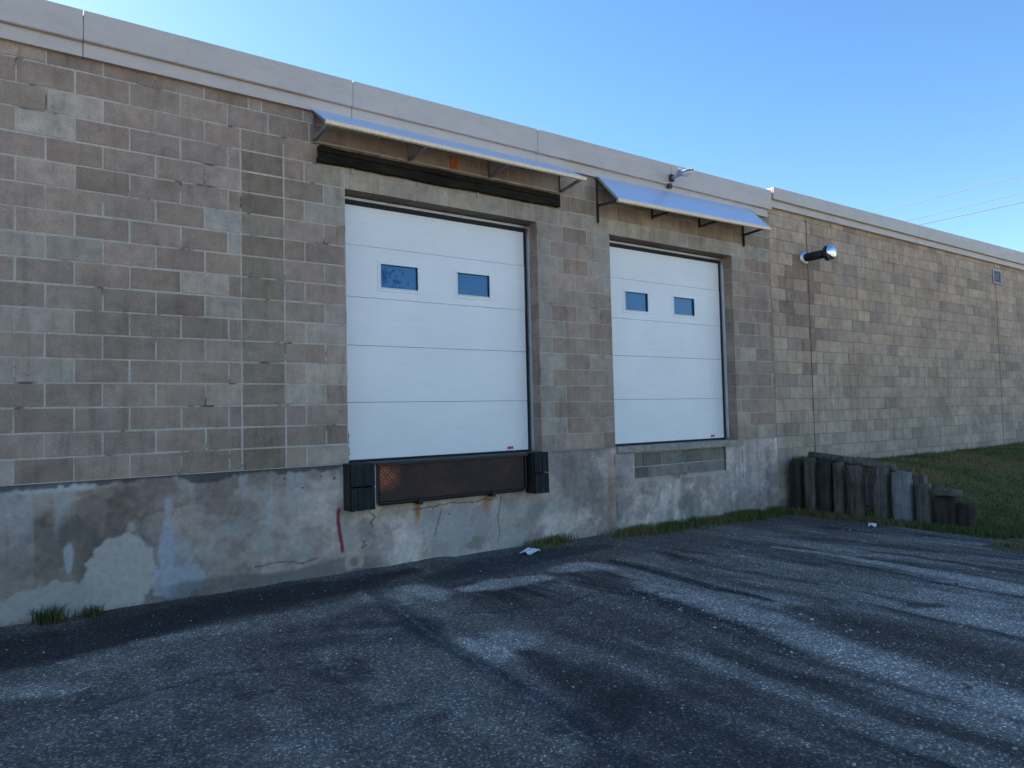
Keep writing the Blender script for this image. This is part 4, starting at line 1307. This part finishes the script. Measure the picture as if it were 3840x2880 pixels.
n = 5200
sx = np.concatenate([RNG.uniform(-2.2, 8.2, 3000), RNG.normal(2.75, 0.35, 1500), RNG.normal(4.5, 0.5, 700)])
sy = np.concatenate([-RNG.uniform(0.15, 6.4, 3000), -RNG.uniform(2.2, 6.3, 1500), -RNG.uniform(1.5, 6, 700)])
sz = ground_z(sx, sy)
siz = np.exp(RNG.normal(math.log(0.0042), 0.42, len(sx))); siz = np.clip(siz, 0.002, 0.017)
tone = RNG.uniform(0.16, 0.6, len(sx))
cols = np.stack([tone, tone * 0.99, tone * 0.97], 1)
M_GRAV = mat_painted("loose_grit", 0.15, 0.9, 0.3, 60)
scatter_stones("gravel", np.stack([sx, sy, sz], 1), siz, M_GRAV, cols, 'stuff')

# ---------------------------------------------------------------- grass and weeds
def mat_grass():
    m, n_, b = new_mat("grass_blades")
    n_.links.new(attr(n_), b.inputs['Base Color'])
    b.inputs['Roughness'].default_value = 0.7; b.inputs['Specular IOR Level'].default_value = 0.25
    return m
M_GRASS = mat_grass()


def blades(name, px, py, h, base_cols, lean=0.5, wid=0.004, kind='stuff', loc=None, pz=None):
    n_ = len(px)
    pz = ground_z(px, py) - 0.004 if pz is None else pz
    an = RNG.uniform(0, 2 * np.pi, n_); ln = RNG.uniform(0, lean, n_) * h
    la = RNG.uniform(0, 2 * np.pi, n_)
    wx, wy = np.cos(an) * wid, np.sin(an) * wid
    lx, ly = np.cos(la) * ln, np.sin(la) * ln
    b0 = np.stack([px - wx, py - wy, pz], 1); b1 = np.stack([px + wx, py + wy, pz], 1)
    m0 = np.stack([px - wx * .7 + lx * .4, py - wy * .7 + ly * .4, pz + h * .55], 1); m1 = np.stack([px + wx * .7 + lx * .4, py + wy * .7 + ly * .4, pz + h * .55], 1)
    tp_ = np.stack([px + lx, py + ly, pz + h * np.sqrt(np.clip(1 - (ln / h) ** 2 * 0.5, 0.2, 1))], 1)
    Vv = np.stack([b0, b1, m0, m1, tp_], 1).reshape(-1, 3)
    i0 = (np.arange(n_) * 5)[:, None]
    Ff = np.concatenate([i0 + np.array([[0, 1, 3]]), i0 + np.array([[0, 3, 2]]), i0 + np.array([[2, 3, 4]])], 0)
    vc = np.repeat(base_cols, 5, 0)
    if loc is not None: Vv = Vv - np.array(loc)[None, :]
    o = np_mesh(name, Vv, Ff, M_GRASS, None, vc)
    if loc is not None: o.location = loc
    if kind: o['kind'] = kind
    return o


def gcols(px, py, dry=0.45):
    n_ = len(px); a = fbm(px * 1.2, py * 1.2, 301) + RNG.uniform(-0.12, 0.12, n_)
    t = ss(0.42, 0.62, a) * dry * 2
    t = np.clip(t, 0, 1)[:, None]
    g = np.array((0.090, 0.115, 0.026)) * RNG.uniform(0.6, 1.4, (n_, 1)); d = np.array((0.25, 0.17, 0.065)) * RNG.uniform(0.6, 1.3, (n_, 1))
    return g * (1 - t) + d * t


n = 90000
qx = 8.6 + RNG.uniform(0, 1, n) ** 1.4 * 15; qy = -RNG.uniform(0.0, 7.0, n) ** 1.0
keep = (qx > 8.62) | (qy < -2.2)
qx, qy = qx[keep], qy[keep]
n2 = 5000
ex = RNG.normal(7.55, 0.28, n2); ey = RNG.uniform(-5.5, -3.25, n2)
k2 = ex > 7.62 - 0.25 * ss(3.3, 4.5, -ey)
ex2 = 8.35 + RNG.uniform(0, 0.4, 5000); ey2 = -RNG.uniform(2.2, 5, 5000)
qx = np.concatenate([qx, ex[k2], ex2]); qy = np.concatenate([qy, ey[k2], ey2])
hh = RNG.uniform(0.025, 0.075, len(qx))
blades("grass", qx, qy, hh, gcols(qx, qy), 0.8, 0.005)
# weeds along the foot of the wall
wx_, wy_ = [], []
for cx, sp, cnt in ((3.55, 0.10, 500), (3.75, 0.12, 700), (3.35, 0.08, 250), (4.9, 0.25, 1100), (5.3, 0.3, 1500), (5.8, 0.3, 1600), (6.4, 0.35, 2200), (7.0, 0.35, 2800), (7.6, 0.3, 2600), (8.1, 0.2, 1600)):
    wx_.append(RNG.normal(cx, sp, cnt)); wy_.append(-np.abs(RNG.normal(0.04, 0.14, cnt)) - 0.02)
wx_ = np.concatenate(wx_); wy_ = np.concatenate(wy_)
kk = (wx_ > 3.15) & (wx_ < 8.4) & (fbm(wx_ * 5, wy_ * 6, 306, 4) + RNG.uniform(-.15, .15, len(wx_)) > 0.47)
wx_, wy_ = wx_[kk], wy_[kk]
blades("weeds", wx_, wy_, RNG.uniform(0.03, 0.13, len(wx_)) * (0.5 + fbm(wx_ * 3, wy_ * 3, 305)), gcols(wx_, wy_, 0.22), 0.9, 0.0045)
# creepers at the foot of the timber wall
wx_ = 8.33 + RNG.normal(0, 0.10, 5200); wy_ = -RNG.uniform(0.0, 3.2, 5200)
blades("weeds", wx_, wy_, RNG.uniform(0.03, 0.11, 5200), gcols(wx_, wy_, 0.3), 0.9, 0.0055)


def tuft(cx, cy, label, cnt, h):
    px = RNG.normal(cx, 0.05, cnt); py = np.clip(RNG.normal(cy, 0.04, cnt), -9, -0.03)
    c = gcols(px, py, 0.3) * 0.6
    o = blades("weed_tuft", px, py, RNG.uniform(0.4, 1, cnt) * h, c, 1.0, 0.0045, kind=None, loc=(cx, cy, -1.1))
    tag(o, label, "weeds", "weed tufts at the left foot of the wall")
tuft(-1.50, -0.08, "larger dark green weed tuft at the foot of the stained wall, far left", 130, 0.19)
tuft(-1.22, -0.06, "smaller dark green weed tuft beside the pale round patch", 80, 0.11)
# straw litter at the left foot of the wall
lx_ = RNG.uniform(-2.2, -0.4, 420); ly_ = -np.abs(RNG.normal(0.1, 0.08, 420)) - 0.03
blades("dry_straw", lx_, ly_, RNG.uniform(0.02, 0.06, 420), np.tile(np.array((0.11, 0.065, 0.035)), (420, 1)) * RNG.uniform(0.5, 1.3, (420, 1)), 2.2, 0.002)

# ---------------------------------------------------------------- timber retaining wall
rw = empty("retaining_wall", (8.45, -1.1, -1.2), "retaining wall of upright weathered timbers holding back the grass bank", "retaining wall")


def post(y0, y1, zt, xa=8.42, xb=8.62, mat=M_POST, tilt=0.0, zbase=-1.3):
    mb = MB(); n = 12; lv = 7; V = []; F = []
    cy, cx = (y0 + y1) / 2, (xa + xb) / 2; ry, rx = (y1 - y0) / 2, (xb - xa) / 2
    for i in range(lv):
        t = i / (lv - 1); z = zbase + (zt - zbase) * t
        for k in range(n):
            a = 2 * math.pi * (k + .5) / n
            e = 0.55
            px = math.copysign(abs(math.cos(a)) ** e, math.cos(a)) * rx; py = math.copysign(abs(math.sin(a)) ** e, math.sin(a)) * ry
            s = 1 + random.uniform(-0.05, 0.05)
            if i == lv - 1: s *= 0.93
            V.append((cx + px * s + tilt * t * 0.03, cy + py * s + tilt * t * 0.06, z + (random.uniform(-0.02, 0.012) if i == lv - 1 else 0)))
    for i in range(lv - 1):
        for k in range(n): F.append((i * n + k, i * n + (k + 1) % n, (i + 1) * n + (k + 1) % n, (i + 1) * n + k))
    V.append((cx, cy, zt + 0.0)); c_ = len(V) - 1
    for k in range(n): F.append(((lv - 1) * n + k, (lv - 1) * n + (k + 1) % n, c_))
    mb.add(V, F)
    return mb.build("post", mat, rw)


for y0, y1, zt, mt, tl in ((-0.27, -0.10, -0.41, M_POSTD, 0), (-0.52, -0.35, -0.34, M_POST, .3), (-0.76, -0.60, -0.37, M_POSTD, -.4), (-0.96, -0.81, -0.385, M_POST, 0), (-1.27, -1.07, -0.435, M_POST, .3), (-1.61, -1.41, -0.44, M_POST, -.2), (-1.965, -1.705, -0.485, M_POSTL, .2), (-2.20, -2.02, -0.63, M_POST, 0)):
    xo_ = 8.44 + random.uniform(-0.04, 0.04)
    p_ = post(y0, y1, zt, xo_, xo_ + 0.17, mt, tl)
    if mt is M_POSTL: p_['label'] = "pale grey wide timber post"
tl_ = MB(); tl_.tube([(8.62, -0.35, -0.30), (8.72, -0.7, -0.34), (8.78, -1.1, -0.40), (8.80, -1.6, -0.46)], 0.06, 10)
tl_.build("top_log", M_POST, rw, smooth=True)
tbk = MB(); tbk.box(8.60, 8.66, -2.1, -0.02, -1.25, -0.52, jit=0.01); tbk.build("backing_board", M_POST, rw)


def timber_block(x0, x1, y0, y1, z0, z1, rot, label, mt):
    mb = MB(); mb.box(-(x1 - x0) / 2, (x1 - x0) / 2, -(y1 - y0) / 2, (y1 - y0) / 2, 0, z1 - z0, bev=0.02, jit=0.008)
    o = mb.build("timber_block", mt, loc=(0, 0, 0)); o.location = ((x0 + x1) / 2, (y0 + y1) / 2, z0); o.rotation_euler = (random.uniform(-.05, .05), 0.04, rot)
    tag(o, label, "timber", "loose timber blocks at the end of the retaining wall")
timber_block(8.50, 8.68, -2.50, -2.24, -1.22, -0.78, 0.1, "dark sawn timber standing just beyond the last upright post", M_POSTD)
timber_block(8.44, 8.66, -2.56, -2.25, -0.775, -0.68, 0.12, "flat grey timber slab resting on the dark timber beyond the posts", M_POST)
timber_block(8.50, 8.66, -2.70, -2.52, -1.22, -0.86, -0.2, "lowest short timber block at the grass end of the retaining wall", M_POSTD)

# ---------------------------------------------------------------- litter
def crumple(name, cx, cy, sx_, sy_, h, label, cat, mat):
    n = 12; V = []; F = []
    for i in range(n):
        for j in range(n):
            u, v = i / (n - 1) - .5, j / (n - 1) - .5
            ed_ = 1 + 0.25 * math.sin(7 * u + 3) * math.cos(9 * v)
            V.append((u * sx_ * ed_, v * sy_ * ed_, h * (0.15 + abs(vn(np.array([u * 9 + 3]), np.array([v * 9 + 1]), 77)[0]) * (1 - 2.2 * (u * u + v * v)))))
    for i in range(n - 1):
        for j in range(n - 1):
            if (i, j) in ((0, 0), (n - 2, 0), (0, n - 2)): continue
            F.append((i * n + j, (i + 1) * n + j, (i + 1) * n + j + 1, i * n + j + 1))
    mb = MB(); mb.add(V, F)
    o = mb.build(name, mat, loc=(0, 0, 0))
    o.location = (cx, cy, float(ground_z(np.array([cx]), np.array([cy]))[0])); o.rotation_euler = (0, 0, 0.4)
    md = o.modifiers.new("thick", 'SOLIDIFY'); md.thickness = 0.003
    return tag(o, label, cat)
crumple("crumpled_paper", 3.05, -0.34, 0.24, 0.16, 0.07, "crumpled white paper lying on the asphalt near the wall", "litter", M_PAPER)
crumple("paper_scrap", 7.87, -1.72, 0.13, 0.10, 0.08, "small white scrap on the asphalt before the timber posts", "litter", M_PAPER)
LV = [(-0.75, -2.3), (-0.62, -2.45), (-0.5, -2.62), (-0.4, -1.2), (3.02, -4.7), (3.25, -4.95), (2.62, -5.0), (4.62, -3.0), (5.15, -3.9)]
lf0 = None
for i, (x, y) in enumerate(LV):
    if lf0 is None:
        mb = MB(); mb.add([(-0.02, 0, 0.004), (0, -0.013, 0.002), (0.022, 0, 0.008), (0, 0.013, 0.012), (0, 0, 0.003)], [(0, 1, 4), (1, 2, 4), (2, 3, 4), (3, 0, 4)])
        o = mb.build("dry_leaf", M_LEAF, loc=(0, 0, 0)); lf0 = o
    else:
        o = lf0.copy(); COL.objects.link(o)
    o.location = (x, y, float(ground_z(np.array([x]), np.array([y]))[0]) + 0.002); o.rotation_euler = (0.1, 0.1, i * 1.3); o.scale = [random.uniform(0.8, 1.6)] * 3
    tag(o, "small dry brown leaf lying on the asphalt", "leaf", "dry brown leaves scattered on the asphalt")

# ---------------------------------------------------------------- power lines
for nm_, H, (xa, ya), (xb, yb) in (("highest", 8.0, (27.45, 7.9), (26.85, 2.45)), ("middle", 7.3, (27.1, 6.25), (26.65, 2.4)), ("lowest", 6.9, (26.6, 5.46), (26.75, 2.46))):
    mb = MB(); z = CAM.z + H
    dx, dy = (xb - xa) * 0.35, (yb - ya)
    pts = []
    for i in range(41):
        t = -7 + i * 0.4
        pts.append((xa + dx * t, ya + dy * t * 1.0, z + 0.0006 * ((t - 0.5) * dy) ** 2))
    mb.tube(pts, 0.014 if nm_ != "lowest" else 0.018, 5)
    o = mb.build("power_line", M_WIRE, loc=(xa, ya, z))
    tag(o, "%s of the three thin power lines crossing the sky at right" % nm_, "power line", "power lines crossing the sky")

# ---------------------------------------------------------------- trees across the yard (seen mirrored in the door windows)
def tree(cx, cy, h, r, label, seed):
    rg = np.random.default_rng(seed)
    zb = -1.15
    root = empty("tree", (cx, cy, zb), label, "tree", "trees across the yard")
    t = MB(); t.tube([(cx, cy, zb), (cx + .1, cy, zb + h * .3), (cx, cy + .1, zb + h * .6), (cx + .1, cy, zb + h * .9)], [0.3, 0.22, 0.14, 0.04], 10)
    for i in range(14):
        a = rg.uniform(0, 6.28); z0 = zb + h * rg.uniform(.3, .75); l = r * rg.uniform(.5, .95)
        t.tube([(cx, cy, z0), (cx + math.cos(a) * l * .5, cy + math.sin(a) * l * .5, z0 + l * .35), (cx + math.cos(a) * l, cy + math.sin(a) * l, z0 + l * .5)], [0.09, 0.05, 0.015], 6)
    t.build("trunk", M_POST, root)
    nc = 70
    ca = rg.uniform(0, 6.28, nc); cr = np.sqrt(rg.uniform(0, 1, nc)); ch = rg.uniform(0, 1, nc)
    prof = np.sin(np.pi * np.clip(ch * .9 + .08, 0, 1)) ** .7
    ccx = cx + np.cos(ca) * cr * r * prof; ccy = cy + np.sin(ca) * cr * r * prof; ccz = zb + h * (.25 + .75 * ch)
    n_ = 9000; ci = rg.integers(0, nc, n_)
    px = ccx[ci] + rg.normal(0, r * .11, n_); py = ccy[ci] + rg.normal(0, r * .11, n_); pz = ccz[ci] + rg.normal(0, r * .10, n_)
    s = rg.uniform(.06, .14, n_)
    d1 = rg.normal(0, 1, (n_, 3)); d1 /= np.linalg.norm(d1, axis=1)[:, None]; d2 = rg.normal(0, 1, (n_, 3)); d2 -= d1 * np.sum(d1 * d2, 1)[:, None]; d2 /= np.linalg.norm(d2, axis=1)[:, None]
    c = np.stack([px, py, pz], 1) - np.array((cx, cy, zb))
    Vv = np.stack([c - d1 * s[:, None], c + d2 * s[:, None] * .5, c + d1 * s[:, None], c - d2 * s[:, None] * .5], 1).reshape(-1, 3)
    Ff = (np.arange(n_) * 4)[:, None] + np.array([[0, 1, 2, 3]])
    vc = np.repeat(np.array((0.05, 0.08, 0.025))[None] * rg.uniform(.5, 1.5, (n_, 1)), 4, 0)
    np_mesh("crown", Vv, Ff, M_GRASS, root, vc)
tree(9.6, -25, 11.5, 4.0, "tall leafy tree mirrored in the left window of the nearer door", 5)
tree(30.6, -25, 7.6, 2.6, "lower rounded tree mirrored in the left window of the farther door", 9)
